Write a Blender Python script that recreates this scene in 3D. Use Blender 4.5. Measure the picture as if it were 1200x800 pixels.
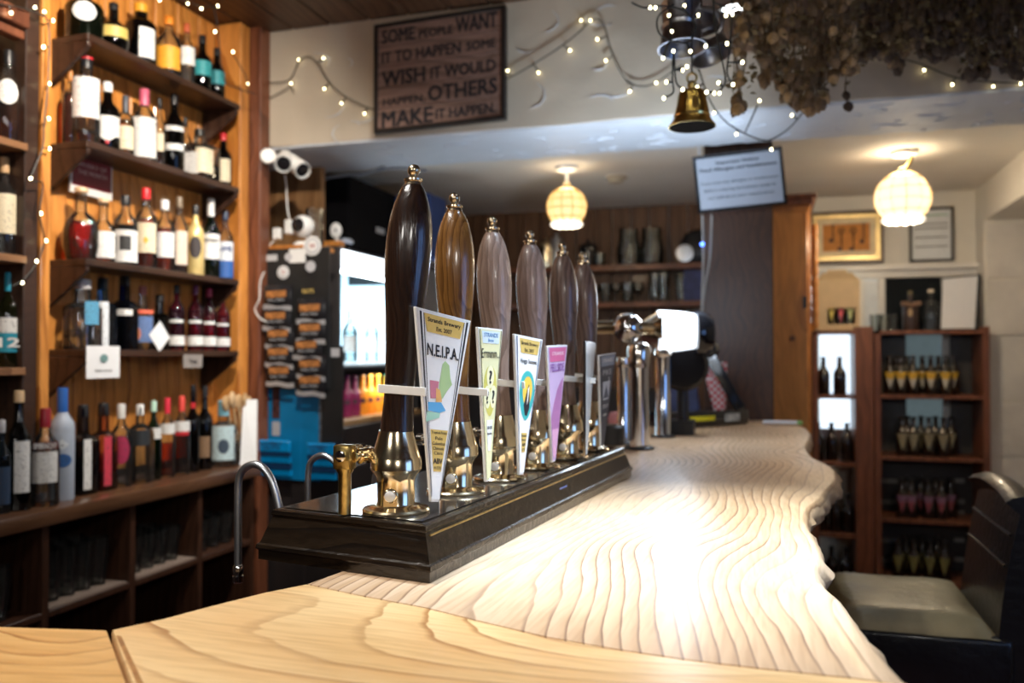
import bpy, bmesh, math, random
from mathutils import Vector, Matrix, noise
random.seed(7)
PI = math.pi
S = bpy.context.scene
for o in list(bpy.data.objects): bpy.data.objects.remove(o)
COL = S.collection
# ---------------------------------------------------------------- camera
FPX = 1000.0
CAM = Vector((0, 0, 1.36))
YAW, PITCH = math.radians(16.7), math.radians(0.97)
cd = bpy.data.cameras.new('camera'); cam = bpy.data.objects.new('camera', cd); COL.objects.link(cam)
cam.location = CAM; cam.rotation_euler = (PI/2+PITCH, 0, YAW)
cd.sensor_width = 36; cd.lens = FPX*36/1200; cd.clip_start = .02
cd.dof.use_dof = True; cd.dof.focus_distance = 1.16; cd.dof.aperture_fstop = 3.6
S.camera = cam
CR = cam.rotation_euler.to_matrix()
S.view_settings.view_transform = 'Standard'; S.view_settings.look = 'None'
S.view_settings.gamma = 1; S.view_settings.use_curve_mapping = False
S.view_settings.exposure = 0.0
try: S.cycles.transparent_max_bounces = 20; S.cycles.max_bounces = 8
except Exception: pass
# ---------------------------------------------------------------- world and room lights
w = bpy.data.worlds.new('world'); S.world = w; w.use_nodes = True
w.node_tree.nodes['Background'].inputs[0].default_value = (.75, .82, 1, 1)
w.node_tree.nodes['Background'].inputs[1].default_value = .02
def lamp(kind, loc, aim, power, color, size=.06, cone=60, blend=.5):
    l = bpy.data.lights.new(kind.lower()+'_light', kind); l.energy = power; l.color = color
    if kind == 'SPOT': l.spot_size = math.radians(cone); l.spot_blend = blend; l.shadow_soft_size = size
    elif kind == 'AREA': l.shape = 'DISK'; l.size = size
    else: l.shadow_soft_size = size
    o = bpy.data.objects.new(l.name, l); COL.objects.link(o); o.location = loc
    if aim is not None: o.rotation_euler = (Vector(aim)-Vector(loc)).to_track_quat('-Z', 'Y').to_euler()
    return o
COOL, NEUT, WARM = (.74, .86, 1), (1, .95, .88), (1, .72, .42)
lamp('SPOT', (.04, 1.36, 2.47), (-.07, 1.30, 1.08), 330, (.66, .82, 1), .035, 52, 1)     # over the near slab
lamp('SPOT', (-.10, 2.85, 2.475), (-.15, 2.75, 1.08), 34, COOL, .035, 80, .8)   # the downlight in view
lamp('SPOT', (-.95, .55, 2.74), (-.62, 1.3, 1.2), 42, NEUT, .04, 75, .8)        # on the pumps
lamp('SPOT', (-1.0, 1.75, 2.75), (-2.2, 2.5, 2.05), 200, (1, .88, .74), .04, 84, 1)     # on the shelves
lamp('SPOT', (-1.25, 2.9, 2.75), (-2.1, 2.55, 1.1), 75, NEUT, .04, 66, .9)
lamp('SPOT', (-.9, 2.5, 2.74), (-1.9, 3.3, 1.3), 40, NEUT, .04, 70, .9)
lamp('SPOT', (.55, 1.9, 2.47), (.32, 2.35, .76), 8, WARM, .04, 34, .6)         # on the stool
lamp('SPOT', (-1.1, .7, 2.74), (-.45, .55, 1.08), 85, NEUT, .04, 70, .9)
lamp('AREA', (.75, -.9, 2.0), (-.5, 1.4, 1.3), 8, NEUT, .32)                    # two added unseen discs behind the viewer, for highlights on the brass
lamp('AREA', (-.9, -1.1, 2.1), (-.6, 1.4, 1.3), 8, NEUT, .32)
# ---------------------------------------------------------------- projection helpers
def ray(px, py): return CR @ Vector(((px-600)/FPX, (400-py)/FPX, -1))
def onp(px, py, ax, v):
    d = ray(px, py); t = (v-CAM[ax])/d[ax]; return CAM+d*t
def onX(px, py, v): return onp(px, py, 0, v)
def onY(px, py, v): return onp(px, py, 1, v)
def onZ(px, py, v): return onp(px, py, 2, v)
def atT(px, py, t): return CAM+ray(px, py)*t
# ---------------------------------------------------------------- materials
MATS = {}
def nodes(name):
    m = bpy.data.materials.new(name); m.use_nodes = True
    nt = m.node_tree; b = nt.nodes['Principled BSDF']; return m, nt, b
def setin(b, k, v):
    if k in b.inputs: b.inputs[k].default_value = v
def mat(name, c, rough=.5, metal=0, emit=0, ecol=None, coat=0, var=.12, scale=20, bump=0, spec=None, bscale=None):
    if name in MATS: return MATS[name]
    m, nt, b = nodes(name)
    tc = nt.nodes.new('ShaderNodeTexCoord'); n = nt.nodes.new('ShaderNodeTexNoise'); n.inputs['Scale'].default_value = scale
    n.inputs['Detail'].default_value = 4
    r = nt.nodes.new('ShaderNodeValToRGB')
    r.color_ramp.elements[0].position = .3; r.color_ramp.elements[1].position = .7
    r.color_ramp.elements[0].color = (*[max(0, x*(1-var)) for x in c], 1); r.color_ramp.elements[1].color = (*[min(1, x*(1+var)) for x in c], 1)
    nt.links.new(tc.outputs['Object'], n.inputs['Vector']); nt.links.new(n.outputs['Fac'], r.inputs['Fac']); nt.links.new(r.outputs['Color'], b.inputs['Base Color'])
    setin(b, 'Roughness', rough); setin(b, 'Metallic', metal)
    if coat: setin(b, 'Coat Weight', coat); setin(b, 'Coat Roughness', .08)
    if spec is not None: setin(b, 'Specular IOR Level', spec)
    if emit: setin(b, 'Emission Color', (*(ecol or c), 1)); setin(b, 'Emission Strength', emit)
    if bump:
        n2 = n
        if bscale: n2 = nt.nodes.new('ShaderNodeTexNoise'); n2.inputs['Scale'].default_value = bscale; n2.inputs['Detail'].default_value = 6; nt.links.new(tc.outputs['Object'], n2.inputs['Vector'])
        bp = nt.nodes.new('ShaderNodeBump'); bp.inputs['Strength'].default_value = bump; bp.inputs['Distance'].default_value = .01
        nt.links.new(n2.outputs['Fac'], bp.inputs['Height']); nt.links.new(bp.outputs['Normal'], b.inputs['Normal'])
    MATS[name] = m; return m
def wood(name, c1, c2, band=9, stretch=(1, 1, .12), rough=.35, coat=0, dist=3.0, axis='X', bump=.15, fine=60, low=1.5, lowamt=.25, thin=.62, wfac=1.0):
    if name in MATS: return MATS[name]
    m, nt, b = nodes(name); L = nt.links.new; N = nt.nodes.new
    tc = N('ShaderNodeTexCoord')
    ln = N('ShaderNodeTexNoise'); ln.inputs['Scale'].default_value = low; ln.inputs['Detail'].default_value = 2
    L(tc.outputs['Object'], ln.inputs['Vector'])
    sub = N('ShaderNodeVectorMath'); sub.operation = 'SUBTRACT'; sub.inputs[1].default_value = (.5, .5, .5); L(ln.outputs['Color'], sub.inputs[0])
    sc = N('ShaderNodeVectorMath'); sc.operation = 'SCALE'; sc.inputs['Scale'].default_value = lowamt; L(sub.outputs[0], sc.inputs[0])
    ad = N('ShaderNodeVectorMath'); ad.operation = 'ADD'; L(tc.outputs['Object'], ad.inputs[0]); L(sc.outputs[0], ad.inputs[1])
    mp = N('ShaderNodeMapping'); mp.inputs['Scale'].default_value = stretch; L(ad.outputs[0], mp.inputs['Vector'])
    wv = N('ShaderNodeTexWave'); wv.bands_direction = axis; wv.wave_profile = 'SAW'
    wv.inputs['Scale'].default_value = band; wv.inputs['Distortion'].default_value = dist; wv.inputs['Detail'].default_value = 3; wv.inputs['Detail Scale'].default_value = 1.2
    L(mp.outputs[0], wv.inputs['Vector'])
    r = N('ShaderNodeValToRGB'); e = r.color_ramp.elements
    mid = tuple(c1[i]*.75+c2[i]*.25 for i in range(3))
    e[0].position = 0; e[0].color = (*c1, 1); e[1].position = 1; e[1].color = (*c2, 1)
    k = e.new(thin); k.color = (*mid, 1)
    L(wv.outputs['Fac'], r.inputs['Fac'])
    fn = N('ShaderNodeTexNoise'); fn.inputs['Scale'].default_value = fine; fn.inputs['Detail'].default_value = 5
    mp2 = N('ShaderNodeMapping'); mp2.inputs['Scale'].default_value = stretch; L(ad.outputs[0], mp2.inputs['Vector']); L(mp2.outputs[0], fn.inputs['Vector'])
    r2 = N('ShaderNodeValToRGB'); r2.color_ramp.elements[0].position = .35; r2.color_ramp.elements[0].color = (.55, .5, .45, 1); r2.color_ramp.elements[1].position = .6; r2.color_ramp.elements[1].color = (1, 1, 1, 1)
    L(fn.outputs['Fac'], r2.inputs['Fac'])
    mx = N('ShaderNodeMixRGB'); mx.blend_type = 'MULTIPLY'; mx.inputs[0].default_value = .55*wfac; L(r.outputs[0], mx.inputs[1]); L(r2.outputs[0], mx.inputs[2])
    L(mx.outputs[0], b.inputs['Base Color'])
    setin(b, 'Roughness', rough)
    if coat: setin(b, 'Coat Weight', coat); setin(b, 'Coat Roughness', .1)
    if bump:
        bp = N('ShaderNodeBump'); bp.inputs['Strength'].default_value = bump; bp.inputs['Distance'].default_value = .004
        L(fn.outputs['Fac'], bp.inputs['Height']); L(bp.outputs['Normal'], b.inputs['Normal'])
    MATS[name] = m; return m
def glass(name, c, refl=.9, rough=.03, edge=.35, haze=.018):
    """thin glass or clear liquid: tinted transparency with a fresnel gloss"""
    if name in MATS: return MATS[name]
    m = bpy.data.materials.new(name); m.use_nodes = True; nt = m.node_tree; nt.nodes.clear(); L = nt.links.new; N = nt.nodes.new
    out = N('ShaderNodeOutputMaterial'); mx = N('ShaderNodeMixShader'); tr = N('ShaderNodeBsdfTransparent'); gl = N('ShaderNodeBsdfGlossy')
    gl.inputs['Roughness'].default_value = rough; gl.inputs['Color'].default_value = (refl, refl, refl, 1)
    lw = N('ShaderNodeLayerWeight'); lw.inputs['Blend'].default_value = .35
    r = N('ShaderNodeValToRGB'); r.color_ramp.elements[0].color = (*c, 1); r.color_ramp.elements[1].color = (*[x*edge for x in c], 1); r.color_ramp.elements[0].position = .35
    L(lw.outputs['Facing'], r.inputs['Fac']); L(r.outputs[0], tr.inputs['Color'])
    fr = N('ShaderNodeFresnel'); fr.inputs['IOR'].default_value = 1.5
    n = N('ShaderNodeTexNoise'); n.inputs['Scale'].default_value = 30; bp = N('ShaderNodeBump'); bp.inputs['Strength'].default_value = .05; L(n.outputs['Fac'], bp.inputs['Height']); L(bp.outputs['Normal'], gl.inputs['Normal'])
    df = N('ShaderNodeBsdfTranslucent'); df.inputs['Color'].default_value = (*[min(1, x+.1) for x in c], 1); df2 = N('ShaderNodeBsdfDiffuse'); df2.inputs['Color'].default_value = (*[min(1, x+.1) for x in c], 1)
    a1 = N('ShaderNodeMixShader'); a1.inputs[0].default_value = .5; L(df.outputs[0], a1.inputs[1]); L(df2.outputs[0], a1.inputs[2])
    a2 = N('ShaderNodeMixShader'); a2.inputs[0].default_value = haze; L(tr.outputs[0], a2.inputs[1]); L(a1.outputs[0], a2.inputs[2])
    L(fr.outputs[0], mx.inputs[0]); L(a2.outputs[0], mx.inputs[1]); L(gl.outputs[0], mx.inputs[2]); L(mx.outputs[0], out.inputs['Surface'])
    MATS[name] = m; return m
def labelmat(c, ink=(.05, .05, .06), amt=.40, sc=170):
    name = 'printed_paper_%02x%02x%02x_%02x%02x%02x' % tuple(int(min(1, v)*255) for v in (*c, *ink))
    if name in MATS: return MATS[name]
    m, nt, b = nodes(name); L = nt.links.new; N = nt.nodes.new
    tc = N('ShaderNodeTexCoord'); mp = N('ShaderNodeMapping'); mp.inputs['Scale'].default_value = (1, 1, 2.6); n = N('ShaderNodeTexNoise'); n.inputs['Scale'].default_value = sc; n.inputs['Detail'].default_value = 2
    r = N('ShaderNodeValToRGB'); r.color_ramp.interpolation = 'LINEAR'; r.color_ramp.elements[0].position = amt-.05; r.color_ramp.elements[0].color = (*ink, 1); r.color_ramp.elements[1].position = amt; r.color_ramp.elements[1].color = (*c, 1)
    L(tc.outputs['Object'], mp.inputs[0]); L(mp.outputs[0], n.inputs['Vector']); L(n.outputs['Fac'], r.inputs['Fac']); L(r.outputs[0], b.inputs['Base Color'])
    setin(b, 'Roughness', .55); MATS[name] = m; return m
def flat(name, c, rough=.5, **k): return mat(name, c, rough, var=.04, **k)
# ---------------------------------------------------------------- mesh helpers
class MB:
    def __init__(s): s.v = []; s.f = []
    def add(s, vs, fs):
        n = len(s.v); s.v += [tuple(v) for v in vs]; s.f += [tuple(i+n for i in f) for f in fs]; return s
    def box(s, a, b):
        x0, y0, z0 = [min(a[i], b[i]) for i in range(3)]; x1, y1, z1 = [max(a[i], b[i]) for i in range(3)]
        return s.add([(x0,y0,z0),(x1,y0,z0),(x1,y1,z0),(x0,y1,z0),(x0,y0,z1),(x1,y0,z1),(x1,y1,z1),(x0,y1,z1)],
                     [(0,3,2,1),(4,5,6,7),(0,1,5,4),(1,2,6,5),(2,3,7,6),(3,0,4,7)])
    def obox(s, c, ux, uy, uz):
        c, ux, uy, uz = map(Vector, (c, ux, uy, uz)); vs = []
        for k in (-1, 1):
            for (i, j) in ((-1,-1),(1,-1),(1,1),(-1,1)): vs.append(c+ux*i*.5+uy*j*.5+uz*k*.5)
        return s.add(vs, [(0,3,2,1),(4,5,6,7),(0,1,5,4),(1,2,6,5),(2,3,7,6),(3,0,4,7)])
    def lathe(s, prof, c=(0,0,0), n=24, p=2.0, rot=0, ax=None, sx=1, sy=1):
        """prof: (z, r) list; p>2 squares the section; ax optional axis vector"""
        vs = []; fs = []
        M = Matrix.Identity(3)
        if ax is not None: M = Vector(ax).to_track_quat('Z', 'Y').to_matrix()
        for z, r in prof:
            for i in range(n):
                a = 2*PI*i/n+rot; ca, sa = math.cos(a), math.sin(a)
                k = 1 if p == 2 else 1/((abs(ca)**p+abs(sa)**p)**(1/p))
                vs.append(Vector(c)+M @ Vector((r*k*ca*sx, r*k*sa*sy, z)))
        m = len(prof)
        for j in range(m-1):
            for i in range(n):
                a = j*n+i; b = j*n+(i+1) % n; fs.append((a, b, b+n, a+n))
        fs.append(tuple(range(n-1, -1, -1))); fs.append(tuple((m-1)*n+i for i in range(n)))
        return s.add(vs, fs)
    def tube(s, pts, r, n=8, closed=False):
        pts = [Vector(p) for p in pts]; m = len(pts); vs = []; fs = []
        rs = r if isinstance(r, (list, tuple)) else [r]*m
        up = Vector((0, 0, 1)); prev = None
        for i, p in enumerate(pts):
            d = (pts[min(i+1, m-1)]-pts[max(i-1, 0)])
            d = d.normalized() if d.length > 1e-9 else Vector((0, 0, 1))
            if prev is None:
                a = d.cross(up); a = a.normalized() if a.length > .05 else d.cross(Vector((1, 0, 0))).normalized()
            else:
                a = prev-d*prev.dot(d); a = a.normalized() if a.length > 1e-6 else d.cross(up).normalized()
            prev = a; b = d.cross(a)
            for k in range(n):
                t = 2*PI*k/n; vs.append(p+a*math.cos(t)*rs[i]+b*math.sin(t)*rs[i])
        for i in range(m-1):
            for k in range(n):
                q = i*n+k; q2 = i*n+(k+1) % n; fs.append((q, q2, q2+n, q+n))
        fs.append(tuple(range(n-1, -1, -1))); fs.append(tuple((m-1)*n+k for k in range(n)))
        return s.add(vs, fs)
    def prism(s, poly, vec):
        """poly: 3D points; vec: extrusion"""
        n = len(poly); vec = Vector(vec); P = [Vector(p) for p in poly]
        return s.add(P+[p+vec for p in P], [tuple(range(n-1, -1, -1)), tuple(range(n, 2*n))]+[(i, (i+1) % n, n+(i+1) % n, n+i) for i in range(n)])
    def ball(s, c, r, n=12, sz=1):
        pr = [(-r*sz*math.cos(PI*i/(n//2+2)), max(1e-4, r*math.sin(PI*i/(n//2+2)))) for i in range(n//2+3)]
        return s.lathe(pr, c, n)
def smooth_path(pts, k=6):
    pts = [Vector(p) for p in pts]; out = []
    for i in range(len(pts)-1):
        p0 = pts[max(i-1, 0)]; p1 = pts[i]; p2 = pts[i+1]; p3 = pts[min(i+2, len(pts)-1)]
        for j in range(k):
            t = j/k; out.append(.5*((2*p1)+(p2-p0)*t+(2*p0-5*p1+4*p2-p3)*t*t+(3*p1-p0-3*p2+p3)*t**3))
    out.append(pts[-1]); return out
def base_of(p):
    l = Vector((0, 0, 0))
    while p is not None: l = l+p.location; p = p.parent
    return l
def OBJ(name, mb, m, parent=None, bevel=0, seg=1, ang=35, world=True):
    me = bpy.data.meshes.new(name); me.from_pydata([tuple(v) for v in mb.v], [], mb.f)
    bm = bmesh.new(); bm.from_mesh(me)
    bmesh.ops.recalc_face_normals(bm, faces=bm.faces)
    if bevel: bmesh.ops.bevel(bm, geom=[e for e in bm.edges if len(e.link_faces) == 2 and e.calc_face_angle(0) > .6], offset=bevel, segments=seg, affect='EDGES', profile=.5, clamp_overlap=True)
    bm.to_mesh(me); bm.free()
    for p in me.polygons: p.use_smooth = True
    me.set_sharp_from_angle(angle=math.radians(ang))
    me.materials.append(m)
    o = bpy.data.objects.new(name, me); COL.objects.link(o)
    if parent is not None:
        if world: me.transform(Matrix.Translation(-base_of(parent)))
        o.parent = parent
    return o
def recenter(o):
    """put a top-level mesh's origin at the middle of its base"""
    vs = [v.co for v in o.data.vertices]
    c = Vector(((min(v.x for v in vs)+max(v.x for v in vs))/2, (min(v.y for v in vs)+max(v.y for v in vs))/2, min(v.z for v in vs)))
    o.data.transform(Matrix.Translation(-c)); o.location = o.location+c
def tag(o, label, cat, group=None, kind=None):
    o['label'] = label; o['category'] = cat
    if group: o['group'] = group
    if kind: o['kind'] = kind
    if o.type == 'MESH' and o.location.length == 0: recenter(o)
    return o
def thing(name, label, cat, loc=(0, 0, 0), group=None):
    o = bpy.data.objects.new(name, None); COL.objects.link(o); o.location = loc; o.empty_display_size = .05
    o['label'] = label; o['category'] = cat
    if group: o['group'] = group
    return o
def struct(name, mb, m, **k):
    o = OBJ(name, mb, m, **k); o['kind'] = 'structure'; return o
def copytree(r, loc=None, label=None, group=None):
    c = r.copy(); COL.objects.link(c)
    if loc is not None: c.location = loc
    if label: c['label'] = label
    if group: c['group'] = group
    for ch in r.children:
        d = ch.copy(); COL.objects.link(d); d.parent = c
        for g in ch.children:
            e = g.copy(); COL.objects.link(e); e.parent = d
    return c
TXT = {}
def text(name, s, c, xv, yv, m, parent=None, bold=.02, depth=.0):
    """lettering mapped on the parallelogram centred at c with full-width vector xv and full-height vector yv"""
    key = (s, bold)
    if key not in TXT:
        cu = bpy.data.curves.new('txt', 'FONT'); cu.body = s; cu.resolution_u = 2; cu.align_x = 'CENTER'; cu.space_line = .95
        ob = bpy.data.objects.new('txt', cu); COL.objects.link(ob)
        dg = bpy.context.evaluated_depsgraph_get(); dg.update()
        me = bpy.data.meshes.new_from_object(ob.evaluated_get(dg))
        V0 = [v.co.copy() for v in me.vertices]; F0 = [tuple(p.vertices) for p in me.polygons]; VV = []; FF = []
        for k, (dx, dy) in enumerate(((-1, -1), (1, -1), (1, 1), (-1, 1))):   # four shifted copies give the weight
            FF += [tuple(i+len(VV) for i in f) for f in F0]; VV += [v+Vector((dx*bold*.9, dy*bold*.6, k*.002)) for v in V0]
        TXT[key] = (VV, FF)
        bpy.data.objects.remove(ob); bpy.data.meshes.remove(me)
    vs, fs = TXT[key]
    x0 = min(v.x for v in vs); x1 = max(v.x for v in vs); y0 = min(v.y for v in vs); y1 = max(v.y for v in vs)
    c, xv, yv = Vector(c), Vector(xv), Vector(yv); nz = xv.cross(yv).normalized()*depth
    nn = xv.cross(yv).normalized()
    P = [c+xv*((v.x-x0)/(x1-x0)-.5)+yv*((v.y-y0)/(y1-y0)-.5)+nz+nn*v.z*.02 for v in vs]
    me = bpy.data.meshes.new(name); me.from_pydata([tuple(p) for p in P], [], fs); me.materials.append(m)
    o = bpy.data.objects.new(name, me); COL.objects.link(o)
    if parent is not None: me.transform(Matrix.Translation(-base_of(parent))); o.parent = parent
    return o
ORD = ['first', 'second', 'third', 'fourth', 'fifth', 'sixth', 'seventh', 'eighth', 'ninth', 'tenth', 'eleventh', 'twelfth']
# ---------------------------------------------------------------- common materials
BRASS = mat('polished_brass', (.88, .74, .50), .17, 1, var=.1, scale=40)
OLDBRASS = mat('aged_brass', (.50, .36, .13), .3, 1, var=.25, scale=90, bump=.1)
NICKEL = mat('nickel', (.78, .74, .68), .15, 1, var=.06)
CHROME = mat('chrome', (.80, .82, .85), .10, 1, var=.04)
STEEL = mat('brushed_steel', (.72, .75, .80), .34, 1, var=.1)
BLACK = mat('black_plastic', (.012, .012, .014), .35, var=.2)
GLOSSBLACK = mat('gloss_black', (.01, .01, .012), .12, coat=.5)
WHITEP = mat('white_plastic', (.8, .8, .78), .4, var=.03)
PAPER = mat('white_paper', (.84, .85, .87), .6, var=.03, spec=.2)
INK = flat('black_ink', (.015, .015, .02), .6)
PINE = wood('orange_pine', (.72, .30, .065), (.45, .15, .022), band=5, stretch=(1, 1, .1), rough=.4, coat=.2, axis='Y', dist=6, thin=.7)
PINED = wood('dark_pine_panel', (.21, .105, .05), (.10, .045, .02), band=5, stretch=(1, 1, .1), rough=.5, axis='X', dist=6)
DARKW = wood('dark_stained_wood', (.055, .026, .016), (.022, .010, .007), band=6, stretch=(1, .12, 1), rough=.4, axis='X', dist=4)
REDW = wood('red_brown_wood', (.22, .075, .035), (.10, .03, .014), band=6, stretch=(1, 1, .12), rough=.4, axis='X', dist=4)
PLASTER = mat('cream_plaster', (.60, .52, .41), .8, var=.07, scale=3, bump=.6, bscale=9, spec=.2)
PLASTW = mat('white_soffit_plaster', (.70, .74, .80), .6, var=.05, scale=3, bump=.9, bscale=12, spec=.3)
PLASTB = mat('pale_wall_plaster', (.80, .77, .70), .8, var=.05, scale=4, bump=.4, bscale=14, spec=.2)
CEILW = mat('white_ceiling_paint', (.80, .76, .70), .8, var=.03, scale=3, spec=.2)
# ---------------------------------------------------------------- the setting
struct('floor', MB().box((-3, -2, -.05), (2.1, 6, 0)), mat('dark_red_carpet', (.09, .03, .025), .9, var=.3, scale=60))
# ceiling of dark boards on this side of the beam
ceil = struct('ceiling', MB().box((-3, -2, 2.80), (2.1, 3.3, 2.85)), DARKW)
cb = wood('ceiling_board_wood', (.13, .062, .03), (.06, .025, .012), band=7, stretch=(1, .12, 1), rough=.5, axis='X', dist=4)
for i in range(26):
    x = -2.5+i*.18
    OBJ('board', MB().box((x, 0, 2.775), (x+.172, 3.25, 2.80)), cb, ceil, bevel=.003)
# lower boarded canopy above the counter
can = struct('ceiling_canopy', MB().box((-.24, .5, 2.50), (1.9, 3.25, 2.80)), DARKW)
for i in range(15):
    x = -.24+i*.14
    OBJ('board', MB().box((x, .5, 2.482), (x+.134, 3.25, 2.50)), cb, can, bevel=.002)
# the plastered beam: uneven faces, ragged far edge
def rough_box(a, b, nx, ny, nz, amp, sc=2.2, rag=0):
    mb = MB()
    def P(x, y, z):
        v = Vector((x, y, z)); n = noise.noise_vector(v*sc)*amp+noise.noise_vector(v*sc*5)*amp*.35
        if rag and z < a[2]+1e-6 and y > b[1]-1e-6: n = n+Vector((0, noise.noise(Vector((x*9, 0, 3)))*rag, abs(noise.noise(Vector((x*14, 5, 0))))*rag*.5))
        return v+n
    def g(f, n1, n2):
        vs = [f(i/n1, j/n2) for i in range(n1+1) for j in range(n2+1)]
        mb.add(vs, [(i*(n2+1)+j, (i+1)*(n2+1)+j, (i+1)*(n2+1)+j+1, i*(n2+1)+j+1) for i in range(n1) for j in range(n2)])
    dx, dy, dz = b[0]-a[0], b[1]-a[1], b[2]-a[2]
    g(lambda u, v: P(a[0]+dx*u, a[1], a[2]+dz*v), nx, nz); g(lambda u, v: P(a[0]+dx*u, b[1], a[2]+dz*v), nx, nz)
    g(lambda u, v: P(a[0]+dx*u, a[1]+dy*v, a[2]), nx, ny); g(lambda u, v: P(a[0]+dx*u, a[1]+dy*v, b[2]), nx, ny)
    g(lambda u, v: P(a[0], a[1]+dy*u, a[2]+dz*v), ny, nz); g(lambda u, v: P(b[0], a[1]+dy*u, a[2]+dz*v), ny, nz)
    return mb
beam = struct('wall_beam', rough_box((-2.45, 3.25, 2.272), (2.1, 3.74, 2.85), 150, 18, 22, .007), PLASTER, ang=60)
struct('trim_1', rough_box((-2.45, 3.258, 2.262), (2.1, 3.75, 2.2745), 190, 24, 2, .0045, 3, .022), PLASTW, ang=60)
# trowel ridges left in the plaster
mbr = MB(); rr = random.Random(5)
for i in range(90):
    x = rr.uniform(-1.6, 1.6); y = rr.uniform(3.3, 3.7); a = rr.uniform(0, 6.3); L = rr.uniform(.03, .12)
    pts = [Vector((x+math.cos(a+k*.35)*L*k/4, min(3.73, max(3.27, y+math.sin(a+k*.35)*L*k/4*.6)), 2.2615)) for k in range(5)]
    mbr.tube(pts, [.001, .004, .006, .0045, .001], 5)
for i in range(40):
    x = rr.uniform(-2.0, 1.6); z = rr.uniform(2.32, 2.72); a = rr.uniform(0, 6.3); L = rr.uniform(.05, .18)
    pts = [Vector((x+math.cos(a+k*.3)*L*k/4, 3.250, z+math.sin(a+k*.3)*L*k/4*.6)) for k in range(5)]
    mbr.tube(pts, [.001, .0022, .003, .002, .001], 5)
r_ = OBJ('plaster_ridges', mbr, PLASTW, beam); r_['kind'] = 'stuff'
struct('ceiling_rear', MB().box((-3, 3.70, 2.36), (2.1, 5.9, 2.42)), CEILW)
# rear wall: painted right half, boarded left half
bw = struct('wall_rear', MB().box((-3, 5.72, 0), (2.1, 5.82, 2.4)), PLASTB)
pnl = wood('rear_pine_boards', (.21, .10, .045), (.12, .052, .02), band=4, stretch=(1, 1, .1), rough=.5, axis='X', dist=6, coat=.1)
for i in range(20):
    x = -2.25+i*.125
    OBJ('board', MB().box((x, 5.695, .6), (x+.119, 5.72, 2.36)), pnl, bw, bevel=.004)
struct('wall_right', MB().box((1.2, 3.75, 2.145), (1.75, 5.5, 2.40)).box((1.2, 5.5, 0), (2.1, 5.75, 2.40)).box((2.0, 1.6, 0), (2.1, 5.6, 2.85)), PLASTB)
wrm = mat('red_brown_room_paint', (.20, .12, .08), .7)
OBJ('painted_section', MB().box((2.0, -2, 0), (2.1, 1.599, .95)).box((2.0, -2, 2.1), (2.1, 1.599, 2.85)).box((2.0, -2, .95), (2.1, .1, 2.1)).box((2.0, 1.3, .95), (2.1, 1.599, 2.1)), wrm, bpy.data.objects['wall_right'])
wr = bpy.data.objects['wall_right']
stm = mat('whitewashed_stone', (.74, .71, .66), .85, var=.1, scale=5, bump=.7, bscale=12, spec=.2)
sr = random.Random(3)
for r0, (z0, z1) in enumerate(((.05, .42), (.43, .78), (.79, 1.10), (1.11, 1.47), (1.48, 1.80), (1.81, 2.12))):
    x = 1.212-(r0 % 2)*.0
    while x < 1.98:
        w_ = sr.uniform(.24, .42); x1 = min(x+w_, 1.99)
        if 1.99-x1 < .12: x1 = 1.99
        mb = rough_box((x, 5.485+sr.uniform(-.004, .004), z0), (x1-.008, 5.51, z1-.008), 5, 1, 4, .006, 6)
        OBJ('stone', mb, stm, wr, ang=60); x = x1
struct('wall_left', MB().box((-2.75, -2, 0), (-2.65, 3.2, 2.8)).box((-2.75, 3.2, 0), (-2.6, 5.8, 2.4)), mat('left_wall_brown', (.12, .07, .04), .8))
struct('wall_front', MB().box((-3, -2.1, 0), (2.1, -2, 2.8)), wrm)
# brown pillar standing at the far end of the counter
pil = struct('trim_2', MB().box((onY(826, 300, 3.83).x, 3.80, 0), (onY(906, 300, 3.83).x, 3.96, 2.36)), wood('pillar_wood', (.085, .03, .012), (.045, .014, .006), band=9, stretch=(1, 1, .15), rough=.45, axis='X', dist=7, low=3, lowamt=.3), bevel=.004)
# red-brown post at the end of the shelving
p0, p1 = onY(290, 300, 3.2), onY(309, 300, 3.2)
struct('trim_3', MB().box((p0.x, 3.17, 0), (p1.x, 3.245, 2.775)), REDW, bevel=.004)
pw = struct('wall_left_panel', MB().box((-2.62, 3.62, 1.0), (onY(376, 250, 3.62).x, 3.66, 2.36)), wood('ochre_panel', (.34, .18, .075), (.25, .12, .045), band=3, stretch=(1, 1, .1), rough=.5, dist=4))
# added unseen window, glowing blue panes for highlights on brass, handles and leather
w2 = struct('window_added', MB().box((1.98, .1, .95), (2.06, .16, 2.1)).box((1.98, 1.24, .95), (2.06, 1.3, 2.1)).box((1.98, .16, .95), (2.06, 1.24, 1.01)).box((1.98, .16, 2.04), (2.06, 1.24, 2.1)).box((1.98, .67, 1.01), (2.06, .73, 2.04)), mat('window_frame_white', (.8, .8, .76), .4), bevel=.004)
for ya_ in (.16, .73): OBJ('pane', MB().box((2.03, ya_, 1.01), (2.035, ya_+.51, 2.04)), flat('added_blue_glow_pane', (.4, .6, 1), .3, emit=3.0, ecol=(.22, .45, 1)), w2)
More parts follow.
